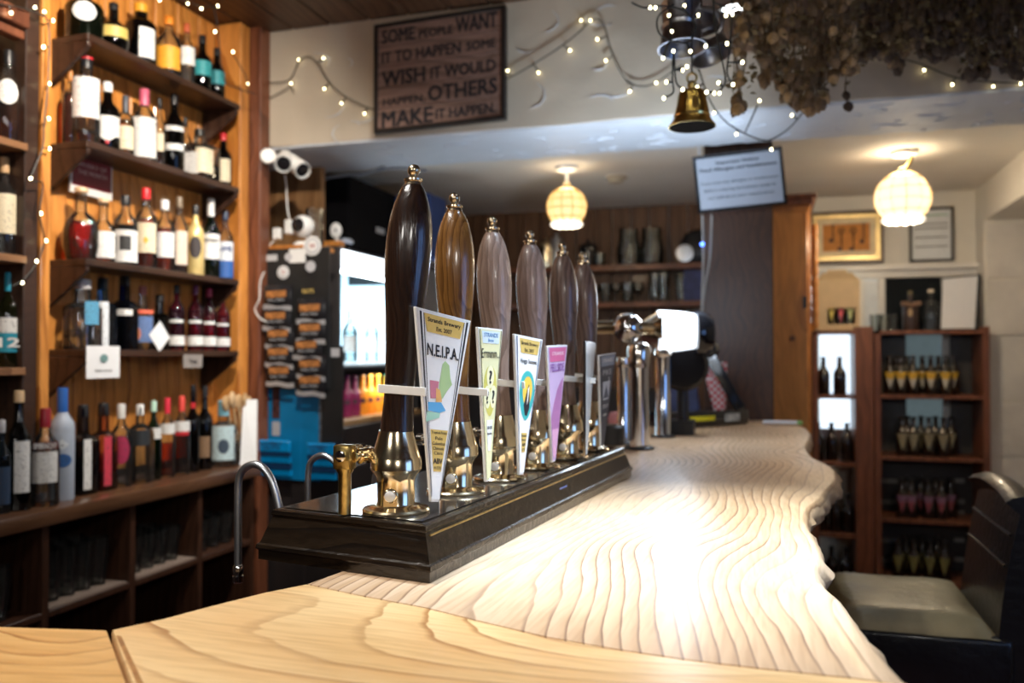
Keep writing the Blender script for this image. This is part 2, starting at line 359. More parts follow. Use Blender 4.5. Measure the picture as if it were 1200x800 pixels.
# window in the rear wall with white frame and dado ledge
def win(px0, px1, py0, py1):
    a = onY(px0, py0, 5.71); b = onY(px1, py1, 5.71); return a.x, b.x, b.z, a.z
x0, x1, z0, z1 = win(957, 1138, 328, 505)
WHITEPAINT = mat('white_gloss_paint', (.82, .80, .76), .35, var=.03)
daylit = flat('daylit_frosted_pane', (.75, .85, .95), .4, emit=1.6, ecol=(.72, .86, 1))
wn = struct('window_1', MB().box((x0-.05, 5.67, z1), (x1+.05, 5.72, z1+.06)).box((x0-.05, 5.67, z0-.06), (x1+.05, 5.72, z0)).box((x0-.05, 5.67, z0), (x0, 5.72, z1)).box((x1, 5.67, z0), (x1+.05, 5.72, z1)), WHITEPAINT, bevel=.004)
xs = [x0, onY(1006, 0, 5.71).x, onY(1030, 0, 5.71).x, onY(1104, 0, 5.71).x, x1]
for i in range(4):
    if i: OBJ('mullion', MB().box((xs[i]-.02, 5.675, z0), (xs[i]+.02, 5.719, z1)), WHITEPAINT, wn, bevel=.003)
    pm = [daylit, mat('pale_pane', (.55, .58, .58), .3, emit=.25), glass('dark_window_pane', (.6, .64, .66)), glass('dark_window_pane', (.6, .64, .66))][i]
    OBJ('pane', MB().box((xs[i]+.018, 5.70, z0), (xs[i+1]-.018, 5.704, z1)), pm, wn)
for k in range(13):
    z = z1-.02-k*.026
    OBJ('blind_slat', MB().box((xs[1]+.022, 5.682, z-.018), (xs[2]-.022, 5.692, z-.004)), WHITEPAINT, wn)
OBJ('pale_glow_backing', MB().box((xs[2], 5.706, z0), (x1, 5.716, 1.51)), mat('pale_glow_backing', (.70, .74, .70), .6, emit=.35, ecol=(.6, .7, .7)), wn)  # glowing pale sheet, stands in for light seen through behind the bottles
OBJ('dark_backing', MB().box((xs[2], 5.706, 1.511), (x1, 5.716, z1)), mat('dark_pane_sheet', (.03, .035, .04), .6), wn)  # dark sheet set behind the upper panes
lz = onY(1000, 314, 5.66).z
struct('trim_4', MB().box((onY(948, 314, 5.66).x, 5.62, lz-.02), (1.2, 5.72, lz+.01)), WHITEPAINT, bevel=.003)
# ---------------------------------------------------------------- counter top of three live-edge slabs
BZ = 1.086
def slabwood(name, axis, ctr, c1, c2, cm, band, low, amt, rough=.34):
    m, nt, b = nodes(name); L = nt.links.new; N = nt.nodes.new
    tc = N('ShaderNodeTexCoord')
    def nz(scale, det, vec, st=None):
        n = N('ShaderNodeTexNoise'); n.inputs['Scale'].default_value = scale; n.inputs['Detail'].default_value = det
        if st: mp = N('ShaderNodeMapping'); mp.inputs['Scale'].default_value = st; L(vec, mp.inputs[0]); vec = mp.outputs[0]
        L(vec, n.inputs['Vector']); return n
    mp = N('ShaderNodeMapping'); mp.inputs['Location'].default_value = ctr; L(tc.outputs['Object'], mp.inputs[0]); P = mp.outputs[0]
    def warp(vec, scale, amt_):
        ln = nz(scale, .4, P); a = N('ShaderNodeVectorMath'); a.operation = 'SUBTRACT'; a.inputs[1].default_value = (.5, .5, .5); L(ln.outputs['Color'], a.inputs[0])
        k = N('ShaderNodeVectorMath'); k.operation = 'SCALE'; k.inputs['Scale'].default_value = amt_; L(a.outputs[0], k.inputs[0])
        d = N('ShaderNodeVectorMath'); d.operation = 'ADD'; L(vec, d.inputs[0]); L(k.outputs[0], d.inputs[1]); return d.outputs[0]
    V = warp(P, 1.3, .12)
    hf = nz(low, .6, P, (1.5, .75, 1) if axis == 'X' else (.8, 1.6, 1)); sm = nz(28, 2, P, (1, .25, 1) if axis == 'X' else (.25, 1, 1))
    sp = N('ShaderNodeSeparateXYZ'); L(V, sp.inputs[0])
    def mul(a, k, add=None):
        q = N('ShaderNodeMath'); q.operation = 'MULTIPLY_ADD'; L(a, q.inputs[0]); q.inputs[1].default_value = k
        if add is None: q.inputs[2].default_value = 0
        else: L(add, q.inputs[2])
        return q.outputs[0]
    hv = mul(sp.outputs[0 if axis == 'X' else 1], band, mul(hf.outputs['Fac'], amt*40, mul(sm.outputs['Fac'], .5)))
    wv = N('ShaderNodeMath'); wv.operation = 'FRACT'; L(hv, wv.inputs[0])
    r = N('ShaderNodeValToRGB'); e = r.color_ramp.elements; e[0].position = 0; e[0].color = (*c1, 1); e[1].position = 1; e[1].color = (*c1, 1)
    for p_, c_ in ((.80, cm), (.94, c2), (.97, c2)): k = e.new(p_); k.color = (*c_, 1)
    L(wv.outputs[0], r.inputs[0])
    # lines fade in and out over the board
    fd = nz(3.5, 2, P); fr = N('ShaderNodeValToRGB'); fr.color_ramp.elements[0].position = .35; fr.color_ramp.elements[0].color = (.25, .25, .25, 1); fr.color_ramp.elements[1].position = .6; L(fd.outputs['Fac'], fr.inputs[0])
    mx = N('ShaderNodeMixRGB'); L(fr.outputs[0], mx.inputs[0]); mx.inputs[1].default_value = (*c1, 1); L(r.outputs[0], mx.inputs[2])
    # fibres and broad tone
    fn = nz(170, 3, V, (1, .06, 1) if axis == 'X' else (.06, 1, 1)); f2 = N('ShaderNodeValToRGB'); f2.color_ramp.elements[0].position = .35; f2.color_ramp.elements[0].color = (.72, .66, .58, 1); f2.color_ramp.elements[1].position = .55; f2.color_ramp.elements[1].color = (1, 1, 1, 1); L(fn.outputs['Fac'], f2.inputs[0])
    m2 = N('ShaderNodeMixRGB'); m2.blend_type = 'MULTIPLY'; m2.inputs[0].default_value = .5; L(mx.outputs[0], m2.inputs[1]); L(f2.outputs[0], m2.inputs[2])
    bt = nz(2.2, 3, V, (1, .5, 1) if axis == 'X' else (.5, 1, 1)); b2 = N('ShaderNodeValToRGB'); b2.color_ramp.elements[0].position = .38; b2.color_ramp.elements[0].color = (.80, .66, .48, 1); b2.color_ramp.elements[1].position = .6; b2.color_ramp.elements[1].color = (1, 1, 1, 1); L(bt.outputs['Fac'], b2.inputs[0])
    m3 = N('ShaderNodeMixRGB'); m3.blend_type = 'MULTIPLY'; m3.inputs[0].default_value = .75; L(m2.outputs[0], m3.inputs[1]); L(b2.outputs[0], m3.inputs[2])
    L(m3.outputs[0], b.inputs['Base Color']); setin(b, 'Roughness', rough); setin(b, 'Coat Weight', .22); setin(b, 'Coat Roughness', .22)
    bp = N('ShaderNodeBump'); bp.inputs['Strength'].default_value = .08; bp.inputs['Distance'].default_value = .003; L(fn.outputs['Fac'], bp.inputs['Height']); L(bp.outputs[0], b.inputs['Normal'])
    return m
SLA = slabwood('honey_elm_slab', 'Y', (.95, -.20, 0), (.93, .66, .34), (.48, .24, .085), (.84, .53, .24), 26, 2.0, .42)
SLB = slabwood('pale_elm_slab', 'X', (.75, -.9, 0), (.70, .50, .33), (.24, .13, .07), (.58, .38, .22), 44, 2.2, .40, .46)
SLC = slabwood('amber_elm_slab', 'Y', (1.02, -.62, 0), (.92, .62, .28), (.46, .22, .07), (.84, .52, .22), 8, 3.2, .5)
bar = thing('bar_counter', 'long bar counter with a glossy live edge slab top of pale honey coloured wood', 'counter', (-.3, 1.8, 0))
def slab(name, pts, live, m, th=.055, label=None):
    """pts: xy outline; live[i] true where edge i..i+1 shows natural bark edge"""
    P = [Vector((p[0], p[1], 0)) for p in pts]
    D = []; LV = []
    n = len(P)
    for i in range(n):
        a, b = P[i], P[(i+1) % n]; k = max(1, int((b-a).length/.012)) if live[i] else 1
        for j in range(k): D.append(a.lerp(b, j/k)); LV.append(1 if live[i] else 0)
    n = len(D); area = sum(D[i].x*D[(i+1) % n].y-D[(i+1) % n].x*D[i].y for i in range(n)); sg = 1 if area > 0 else -1
    rings = []
    for (z, o_) in ((0, -.006), (-.003, 0), (-.012, .006), (-.025, .011), (-.04, .006), (-th, -.02)):
        rg = []
        for i, p in enumerate(D):
            t = (D[(i+1) % n]-D[i-1]).normalized(); nr = Vector((t.y, -t.x, 0))*sg
            lv = LV[i] and LV[i-1]
            off = (o_*(1+.9*noise.noise(Vector((p.x*22, p.y*22, z*40)))) + (0.006*noise.noise(Vector((p.x*40, p.y*40, z*90))) if z < -.004 else 0)) if lv else (-.0012 if z == 0 else 0)
            q = p+nr*off; rg.append(Vector((q.x, q.y, BZ+z)))
        rings.append(rg)
    mb = MB(); vs = [v for r in rings for v in r]; fs = []
    for j in range(len(rings)-1):
        for i in range(n): fs.append((j*n+i, j*n+(i+1) % n, (j+1)*n+(i+1) % n, (j+1)*n+i))
    fs.append(tuple(range(n))); fs.append(tuple((len(rings)-1)*n+i for i in range(n-1, -1, -1)))
    mb.add(vs, fs)
    o = OBJ(name, mb, m, bar, ang=50)
    if label: o['label'] = label
    return o
def zb(l): return [onZ(x, y, BZ) for x, y in l]
seam = [(360, 684), (420, 697), (500, 712), (560, 727), (640, 746), (720, 760), (800, 772), (900, 784), (1000, 794), (1066, 803)]
redge = [(1066, 803), (1048, 784), (1020, 752), (1000, 724), (984, 702), (968, 688), (957, 672), (962, 655), (959, 640), (950, 625), (943, 606), (948, 593), (960, 584), (972, 570), (980, 560), (976, 548), (964, 541), (950, 534), (943, 522), (948, 512), (946, 503), (938, 498), (930, 493)]
redge_s = [tuple(p[:2]) for p in smooth_path([Vector((x, y, 0)) for x, y in redge], 3)]
B = zb(seam)+zb(redge_s[1:])
B += [Vector((-.60, 3.80, 0)), Vector((-.60, 1.30, 0)), Vector((-.585, 1.10, 0))]+zb([(407, 667)])
nb = len(B); lv = [0]*(len(seam)-1)+[1]*(len(redge_s)-1)+[0, 0, 0, 0, 0]; lv = (lv+[0]*nb)[:nb]
slab('slab', B, lv, SLB)
A = zb([(131, 738), (190, 725), (250, 709), (310, 694), (360, 684)])[:-1]+[v-Vector((0, .0012, 0)) for v in zb(seam)]
ext = [Vector((.16, .55, 0)), Vector((.17, .30, 0)), Vector((-.30, .28, 0))]
A += ext+zb([(212, 960)]); la = [0]*len(A)
slab('slab', A, la, SLA)
Cc = zb([(-330, 740), (-150, 728), (0, 734), (60, 736), (125, 738)])+[v-Vector((.003, 0, 0)) for v in zb([(129, 739), (212, 960)])]+zb([(-330, 960)])
slab('slab', Cc, [0]*len(Cc), SLC)
j0, j1 = onZ(136, 745, BZ), onZ(160, 800, BZ)
sl = OBJ('joint_strip', MB().prism([j0, j0+Vector((.006, 0, 0)), j1+Vector((.007, 0, 0)), j1], (0, 0, .0006)), wood('joint_filler_wood', (.5, .25, .09), (.35, .15, .05)), bar)
OBJ('front_panel', MB().box((-.20, .7, 0), (-.16, 3.78, BZ-.052)), DARKW, bar)
OBJ('rear_panel', MB().box((-.58, 1.32, 0), (-.55, 3.78, BZ-.052)).box((-.55, 3.74, 0), (-.2, 3.78, BZ-.052)), DARKW, bar)
OBJ('front_panel', MB().box((-.95, .30, 0), (-.2, .50, BZ-.052)), DARKW, bar)
# ---------------------------------------------------------------- pump board
TZ = 1.153
fN, fF = [onZ(499, 615, TZ), onZ(319, 596, TZ)], []
NRt, NLt = fN; FRt = onZ(732, 524, TZ); FLt = FRt+(NLt-NRt)*.92+Vector((0, .03, 0))
PB = wood('black_oak_board', (.018, .011, .006), (.006, .004, .003), band=14, stretch=(.25, 1, 1), rough=.25, coat=.3, axis='Z', dist=5, bump=.5, fine=90)
blk = thing('pump_board', 'dark varnished moulded wooden board carrying the six hand pumps', 'board', (NRt+FLt)/2-Vector((0, 0, .067)))
def ringq(off, z):
    c = (NRt+NLt+FRt+FLt)/4; P = [NLt, NRt, FRt, FLt]; out = []
    for i, p in enumerate(P):
        a = (P[i]-P[i-1]).normalized(); b = (P[(i+1) % 4]-P[i]).normalized()
        na = Vector((a.y, -a.x, 0)); nb2 = Vector((b.y, -b.x, 0)); m_ = (na+nb2); m_ = m_/max(.3, m_.dot(na))
        q = p+m_*off; out.append(Vector((q.x, q.y, z)))
    return out
prof = [(-.004, TZ), (0, TZ-.002), (.001, TZ-.007), (-.001, TZ-.010), (.001, TZ-.014), (.006, TZ-.028), (.010, TZ-.040), (.012, TZ-.044), (.015, TZ-.046), (.016, TZ-.051), (.013, TZ-.054), (.013, BZ+.001)]
mb = MB(); rg = [ringq(o_, z) for o_, z in prof]; vs = [v for r in rg for v in r]
fs = [(j*4+i, j*4+(i+1) % 4, (j+1)*4+(i+1) % 4, (j+1)*4+i) for j in range(len(rg)-1) for i in range(4)]+[(3, 2, 1, 0), tuple(len(vs)-4+i for i in range(4))]
mb.add(vs, fs); OBJ('moulded_frame', mb, PB, blk, ang=25)
tr = ringq(-.012, TZ+.0006)
OBJ('top_tray', MB().prism(tr, (0, 0, .0008)), mat('dark_varnished_top', (.035, .028, .022), .1, var=.4, scale=12, coat=.6), blk)
# thin brass line on customer side
a, b = rg[4][1], rg[4][2]
OBJ('edge_strip', MB().tube([a+(b-a)*.01+Vector((.0005, 0, 0)), b], .0014, 6), OLDBRASS, blk)
c = onp(660, 575, 0, (rg[5][1].x+rg[5][2].x)/2+.002)
bd = (rg[5][2]-rg[5][1]).normalized()
pl = OBJ('maker_plate', MB().obox(c, bd*.04, (.0015, 0, 0), (0, 0, .015)), flat('blue_enamel', (.05, .10, .3), .3), blk)
# ---------------------------------------------------------------- hand pumps
def handlewood(n, a, b_, rough, coat): return wood(n, a, b_, band=30, stretch=(1, 1, .05), rough=rough, coat=coat, axis='X', dist=9, fine=260, bump=.3, thin=.5, lowamt=.05, low=6)
HW = [handlewood('handle_dark_walnut', (.028, .013, .008), (.014, .006, .004), .24, .6), handlewood('handle_golden_oak', (.25, .115, .028), (.11, .045, .012), .25, .7),
      handlewood('handle_weathered_grey', (.34, .235, .19), (.20, .13, .10), .36, .3), handlewood('handle_grey_brown', (.29, .20, .17), (.17, .11, .09), .36, .3), handlewood('handle_smoky_brown', (.21, .14, .115), (.085, .05, .038), .36, .3)]
pumps_px = [(464, 600, 484), (536, 577, 534), (586, 562, 577), (630, 549, 622), (665, 537, 660), (690, 528, 682)]
P1 = onZ(464, 600, TZ); P6 = onZ(691, 527, TZ)
HP = [(.106, .0228), (.15, .0203), (.18, .0205), (.22, .0225), (.26, .0252), (.29, .0278), (.32, .0303), (.345, .0315), (.365, .0312), (.385, .0298), (.402, .0270), (.418, .0230), (.430, .0185), (.437, .0150), (.441, .0120)]
PL = ['nearest hand pump with a very dark glossy walnut handle, behind the map clip',
      'second hand pump with a glossy golden oak handle',
      'third hand pump with a pale grey weathered wood handle',
      'fourth hand pump from the camera with grey brown wood handle',
      'fifth hand pump with smoky brown handle beside the pink clip',
      'farthest hand pump with dark brown handle, half hidden behind the fifth']
PX = []
proto = None
for i in range(6):
    p = onZ(pumps_px[i][0], pumps_px[i][1], TZ); q = P1.lerp(P6, i/5); p = p.lerp(q, .35); p.z = TZ+.0014; PX.append(p)
    t = thing('beer_hand_pump', PL[i], 'beer pump', p, 'row of hand pumps on the dark board')
    d = (p-CAM).length
    hgt = [400, 346, 303, 274, 248, 228][i]
    k = (hgt/FPX*((p-CAM).dot(CR @ Vector((0, 0, -1)))))/.462
    tx = onp(pumps_px[i][2], 300, 1, p.y).x-onp(pumps_px[i][0], 300, 1, p.y).x
    def sc(pr): return [(z*k, r*min(1.06, k)) for z, r in pr]
    ax = Vector((tx, 0, .44)).normalized()
    if i == 0 or True:
        OBJ('flange', MB().lathe([(0, .044), (.003, .045), (.0055, .043), (.007, .036), (.0085, .033), (.010, .028)], (0, 0, 0), 40), BRASS, t, world=False)
        OBJ('body', MB().lathe([(.009, .0262), (.012, .0248), (.040, .0248), (.046, .0262), (.0545, .0325)], (0, 0, 0), 36), BRASS, t, world=False)
        m_ = MB().lathe([(.0545, .0325), (.0565, .0340), (.0712, .0338), (.0735, .0322), (.090, .0272), (.104, .0232), (.107, .0228)], (0, 0, 0), 36)
        OBJ('ferrule', m_, BRASS, t, world=False)
        dirb = Vector((CAM.x-p.x+.05, CAM.y-p.y, 0)).normalized(); dirb = Vector((dirb.x*.8-.1, dirb.y, 0)).normalized()
        hc = dirb*.0235+Vector((-.004, 0, .024))
        side = Vector((-dirb.y, dirb.x, 0))
        b_ = OBJ('bolt_housing', MB().lathe([(-.004, .0098), (.003, .0098), (.0042, .0088)], hc, 24, ax=dirb).obox(hc+Vector((0, 0, -.008)), side*.019, dirb*.007, (0, 0, .016)), BRASS, t, world=False, bevel=.0008)
        OBJ('bolt', MB().lathe([(.0035, .0072), (.0068, .0070), (.0078, .0045)], hc, 18, ax=dirb), mat('satin_bolt', (.8, .8, .8), .45, .6), b_)
        bb = bpy.data.objects[b_.name].children[0]; bb.data.transform(Matrix.Translation(base_of(t)))
        OBJ('pivot_pipe', MB().lathe([(.018, .0062), (.040, .0062), (.041, .0085), (.047, .0085), (.048, .0062), (.055, .0062), (.056, .009), (.066, .009)], (0, .0, .076), 16, ax=(-1, .12, .02)), NICKEL if i else BRASS, t, world=False)
    HPk = [(z*k if z > .11 else z, r*k) for z, r in HP]
    HPk = [(.106+(z-.106)*(.441*k-.106)/(.441-.106), r*min(k, 1.08)) for z, r in HP]
    top = HPk[-1][0]
    mbh = MB(); vs0 = []
    ob = MB().lathe(HPk, (0, 0, 0), 32)
    # lean the handle about the ferrule mouth
    def lean(mbx): mbx.v = [(v[0]+max(0, v[2]-.09)*tx/.36, v[1], v[2]) for v in mbx.v]; return mbx
    OBJ('handle', lean(ob), HW[min(i, 4)], t, world=False)
    f = lean(MB().lathe([(top-.001, .0118), (top+.004, .0105), (top+.0055, .0125), (top+.008, .0125), (top+.0095, .008), (top+.012, .0048), (top+.0135, .0058), (top+.016, .0078), (top+.0195, .0085), (top+.023, .0078), (top+.026, .0055), (top+.0275, .002)], (0, 0, 0), 20))
    OBJ('finial', f, mat('dull_bronze_finial', (.62, .50, .34), .25, 1, var=.15), t, world=False)
    if i == 0:
        g = onZ(404, 603, TZ)-p; g.z = 0
        hz = .075
        OBJ('bracket_post', MB().lathe([(0, .0085), (.052, .0085), (.056, .011), (.060, .0115)], g, 16), OLDBRASS, t, world=False)
        bh = OBJ('bracket_head', MB().box(g+Vector((-.0125, -.011, .058)), g+Vector((.012, .011, .090))), OLDBRASS, t, bevel=.003, seg=2, world=False)
        h2 = g+Vector((.0, -.011, .076))
        OBJ('bolt', MB().lathe([(0, .0075), (.003, .0075), (.004, .005)], h2+p, 16, ax=(0, -1, 0)), CHROME, bh)
        q0 = g+Vector((.012, .004, .074)); q1 = Vector((-.03, 0, .074)); dd = q1-q0
        OBJ('coupling_pipe', MB().lathe([(0, .007), (dd.length*.2, .007), (dd.length*.22, .010), (dd.length*.42, .010), (dd.length*.45, .0075), (dd.length*.6, .0075), (dd.length*.62, .0105), (dd.length*.85, .0105), (dd.length, .009)], q0, 16, ax=dd), BRASS, t, world=False)
# ---------------------------------------------------------------- pump clips
def clip(i, TL, TR, BT, d, face, label, deco, strap, edge=WHITEP):
    A0 = Vector((PX[i].x+.052, PX[i].y, 0)); d = Vector((d[0], d[1], 0)).normalized(); nrm = Vector((d.y, -d.x, 0))
    def on(px, py):
        r = ray(px, py); s = (A0-CAM).dot(nrm)/r.dot(nrm); return CAM+r*s
    tl, tr_, bt = on(*TL), on(*TR), on(*BT)
    w = (tr_-tl); bl = bt-w*.07; br = bt+w*.07
    t = thing('pump_clip', label, 'pump clip', (bt.x, bt.y, bt.z), 'pump clips fixed in front of the hand pumps')
    bk = nrm*-.0045
    OBJ('plate', MB().prism([tl, bl, br, tr_], bk), edge, t, bevel=.0006)
    def uv(s, v, e=.0): return tl.lerp(bl, v).lerp(tr_.lerp(br, v), s)+nrm*(.0006+e)
    def poly(name, pts, m, e=.0):
        o = OBJ(name, MB().add([uv(s, v, e) for s, v in pts], [tuple(range(len(pts)))]), m, t); return o
    poly('face', [(.03, .012), (.03, .985), (.97, .985), (.97, .012)], face)
    def tx(name, s, c, ww, hh, m, e=.0006, bold=.02):
        cc = uv(c[0], c[1], e); xx = (uv(.999, c[1])-uv(0, c[1])); xl = xx*ww; H = (tl-bt).length
        yv = Vector((0, 0, hh*H)); 
        return text(name, s, cc, xl, yv, m, t, bold)
    deco(poly, tx, t)
    if strap:
        c0, c1 = strap
        hcen = Vector((PX[i].x, PX[i].y, 0)); y_ = hcen.y-.027
        a = onY(c0[0], c0[1], y_); b = onY(TL[0]+12, c0[1]+4, y_)
        dv = b-a; side = Vector((-dv.y, dv.x, 0)).normalized()
        OBJ('strap', MB().obox((a+b)/2, dv, side*.002, (0, 0, .011)), WHITEP, t, bevel=.0006)
    return t
gold = flat('gold_print', (.66, .47, .14), .4); red_ = flat('red_print', (.6, .06, .05), .4)
def border(poly, m, a=.055, b=.085, v0=.02, v1=.96):
    poly('border', [(a, v0), (a, v1), (b, v1), (b, v0)], m, .0003); poly('border', [(1-b, v0), (1-b, v1), (1-a, v1), (1-a, v0)], m, .0003)
def deco1(poly, tx, t):
    border(poly, INK, .055, .09, .015, .97); border(poly, INK, .12, .135, .02, .96)
    poly('header', [(.13, .02), (.17, .115), (.83, .115), (.87, .02)], gold, .0004)
    tx('lettering', 'Strands Brewery', (.5, .052), .62, .030, INK); tx('lettering', 'Est. 2007', (.5, .090), .30, .022, INK)
    tx('lettering', 'N.E.I.P.A.', (.5, .205), .68, .062, INK, bold=.025)
    c = [('pink', (.62, .22, .30)), ('green', (.42, .60, .30)), ('orange', (.80, .45, .16)), ('blue', (.12, .42, .75)), ('mint', (.35, .62, .50))]
    M = {n: flat('map_'+n, v, .5) for n, v in c}
    poly('map_state', [(.50, .27), (.56, .25), (.66, .27), (.72, .34), (.78, .37), (.66, .41), (.56, .45), (.46, .47), (.44, .38)], M['green'], .0004)
    poly('map_state', [(.20, .365), (.43, .365), (.40, .42), (.38, .455), (.20, .46)], M['pink'], .0004)
    poly('map_state', [(.36, .40), (.47, .41), (.54, .47), (.36, .475)], M['orange'], .0005)
    poly('map_state', [(.12, .48), (.52, .475), (.68, .515), (.48, .53), (.12, .525)], M['blue'], .0005)
    poly('map_state', [(.08, .53), (.50, .53), (.48, .555), (.02, .585)], M['mint'], .0005)
    poly('panel', [(.17, .62), (.26, .84), (.74, .84), (.83, .62)], gold, .0004)
    tx('lettering', 'Tropical Fruits', (.5, .637), .60, .018, INK, bold=.01); tx('lettering', 'Pale', (.5, .665), .3, .017, INK, bold=.01)
    tx('lettering', 'Columbus', (.5, .692), .55, .017, INK, bold=.01); tx('lettering', 'Chinook', (.5, .718), .50, .017, INK, bold=.01); tx('lettering', 'Citra', (.5, .743), .42, .017, INK, bold=.01)
    tx('lettering', 'ABV', (.5, .785), .5, .028, INK, bold=.04); tx('lettering', '4.5%', (.5, .82), .44, .016, INK, bold=.01)
cream = flat('cream_print', (.72, .70, .42), .5); lemon = flat('lemon_print', (.58, .53, .12), .5); paleb = flat('pale_blue_print', (.62, .74, .82), .5); blueink = flat('blue_ink', (.08, .25, .5), .5)
def ell(cx, cy, rx, ry, n=20): return [(cx+rx*math.cos(2*PI*k/n), cy+ry*math.sin(2*PI*k/n)) for k in range(n)]
def deco2(poly, tx, t):
    border(poly, INK, .05, .075, .01, .97)
    poly('header', [(.13, .02), (.15, .10), (.85, .10), (.87, .02)], paleb, .0004)
    tx('lettering', 'STRANDS', (.5, .045), .58, .028, blueink); tx('lettering', 'Brew', (.5, .080), .24, .022, blueink)
    tx('lettering', 'Errmmm...', (.5, .165), .84, .060, INK, bold=.003)
    poly('bubble', ell(.5, .41, .38, .165, 28), lemon, .0003)
    for (a, b) in ((.5, .32), (.32, .45), (.70, .45)):
        poly('bubble', ell(a, b, .2, .075), flat('pale_lemon', (.8, .78, .5), .5), .0005)
        tx('lettering', '?', (a, b), .16, .085, INK, .0009, .03)
    poly('panel', [(.25, .60), (.34, .80), (.66, .80), (.75, .60)], flat('white_print', (.78, .8, .8), .5), .0004)
    tx('lettering', 'ABV 3.8%', (.5, .65), .42, .02, INK); tx('lettering', 'Refreshing', (.5, .69), .42, .02, INK)
teal = flat('teal_print', (.05, .42, .42), .5); sun = flat('sun_print', (.85, .55, .08), .5)
def deco3(poly, tx, t):
    border(poly, flat('navy_ink', (.02, .04, .12), .5), .05, .085, .01, .97)
    poly('header', [(.15, .02), (.20, .125), (.86, .125), (.90, .02)], gold, .0004)
    tx('lettering', 'Strands Brewery', (.52, .055), .62, .034, INK); tx('lettering', 'Est. 2007', (.52, .10), .36, .024, INK)
    tx('lettering', 'Hoggs Summit', (.52, .185), .68, .042, INK)
    poly('emblem', ell(.52, .43, .40, .18, 30), teal, .0004)
    poly('emblem', ell(.54, .40, .25, .11, 24), sun, .0006)
    poly('emblem', [(.45, .57), (.36, .50), (.50, .40), (.60, .34), (.68, .43), (.72, .52), (.60, .58)], INK, .0008)
    poly('emblem', [(.55, .38), (.62, .36), (.60, .46), (.54, .50)], WHITEP, .001)
    poly('panel', [(.25, .70), (.30, .84), (.70, .84), (.75, .70)], gold, .0004)
    tx('lettering', 'Roasted', (.5, .72), .46, .018, INK); tx('lettering', 'Bitter', (.5, .75), .4, .018, INK); tx('lettering', 'ABV', (.5, .785), .4, .024, INK, bold=.03)
    tx('lettering', '4.7%', (.5, .82), .38, .018, INK)
mauve = flat('mauve_print', (.52, .38, .58), .5)
def deco4(poly, tx, t):
    poly('header', [(.08, .02), (.10, .14), (.90, .14), (.92, .02)], flat('rose_header', (.55, .12, .26), .5), .0004)
    tx('lettering', 'STRANDS', (.5, .07), .6, .03, flat('pale_pink_ink', (.85, .6, .7), .5)); tx('lettering', 'FELLSIDE', (.5, .19), .78, .07, flat('violet_ink', (.25, .1, .35), .5))
    poly('mountain', [(.05, .62), (.3, .50), (.55, .38), (.72, .33), (.90, .28), (.94, .72), (.06, .72)], flat('plum_print', (.38, .16, .34), .5), .0004)
    poly('lower_field', [(.06, .72), (.94, .72), (.8, .96), (.2, .96)], flat('rose_print', (.60, .32, .48), .5), .0004)
def deco5(poly, tx, t): pass
def deco6(poly, tx, t):
    poly('header', [(.08, .02), (.1, .13), (.90, .13), (.92, .02)], flat('steel_blue_print', (.3, .36, .45), .5), .0004)
    tx('lettering', 'STRANDS', (.5, .07), .6, .04, WHITEP); tx('lettering', 'PIKE', (.5, .2), .6, .06, flat('grey_print', (.5, .52, .55), .5))
    poly('picture', [(.2, .30), (.24, .50), (.76, .50), (.80, .30)], flat('silver_print', (.55, .6, .66), .5), .0004)
    poly('mountain', [(.24, .48), (.4, .40), (.5, .34), (.62, .41), (.74, .48)], flat('slate_print', (.1, .12, .16), .5), .0006)
    tx('lettering', 'STOUT', (.5, .57), .6, .04, WHITEP)
    tx('lettering', 'ABV', (.5, .66), .5, .03, WHITEP)
wht = flat('clip_white', (.84, .85, .86), .35)
clip(0, (487, 359), (552, 376), (510, 588), (.35, .94), wht, 'largest nearest pump clip, white, reading N.E.I.P.A. above a coloured map', deco1, ((443, 455), 0))
clip(1, (560, 383), (589, 386), (572, 564), (.13, .99), cream, 'cream and yellow pump clip reading Errmmm with question marks', deco2, ((526, 456), 0))
clip(2, (603, 391), (636, 398), (611, 556), (.22, .97), wht, 'white pump clip with round teal and gold emblem under a gold header', deco3, ((574, 447), 0))
clip(3, (641, 405), (665, 404), (649, 541), (.13, .99), mauve, 'pink and mauve pump clip with a plum mountain', deco4, ((612, 446), 0))
clip(4, (686, 399), (698, 401), (687, 534), (-.12, .99), flat('clip_silver_face', (.6, .62, .62), .2), 'silver pump clip seen nearly edge-on', deco5, ((645, 442), 0), CHROME)
clip(5, (702, 416), (722, 413), (706, 523), (.13, .99), flat('clip_charcoal', (.05, .06, .08), .35), 'dark charcoal pump clip with small grey mountain picture, farthest of the clips', deco6, ((672, 440), 0))
# ---------------------------------------------------------------- swan neck spouts
def spout(label, pts, Y, r, noz=True):
    P = smooth_path([onY(x, y, Y) for x, y in pts], 6)
    t = thing('swan_neck_spout', label, 'spout', P[-1], 'swan neck spouts behind the counter')
    OBJ('pipe', MB().tube(P, r, 14), STEEL, t)
    if noz:
        e = P[-1]; OBJ('nozzle', MB().lathe([(.004, r*1.02), (0, r*1.35), (-.010, r*1.45), (-.011, r*1.25), (-.013, r*1.25), (-.014, r*1.45), (-.024, r*1.4), (-.026, r*1.1)], e, 16), CHROME, t)
spout('nearest curved steel swan neck spout beside the dark board', [(334, 640), (330, 610), (325, 585), (318, 562), (308, 548), (297, 544), (286, 549), (280, 562), (279, 590), (279, 620), (279, 664)], 1.22, .0062)
spout('second curved steel swan neck spout, half hidden behind the brass post', [(412, 610), (405, 570), (396, 546), (384, 535), (374, 534), (364, 542), (361, 560), (361, 600), (361, 640)], 1.40, .0055)
spout('third steel swan neck spout showing only between the brass pumps', [(482, 590), (476, 560), (464, 548), (452, 546), (442, 552), (438, 570), (438, 620)], 1.60, .0052, False)
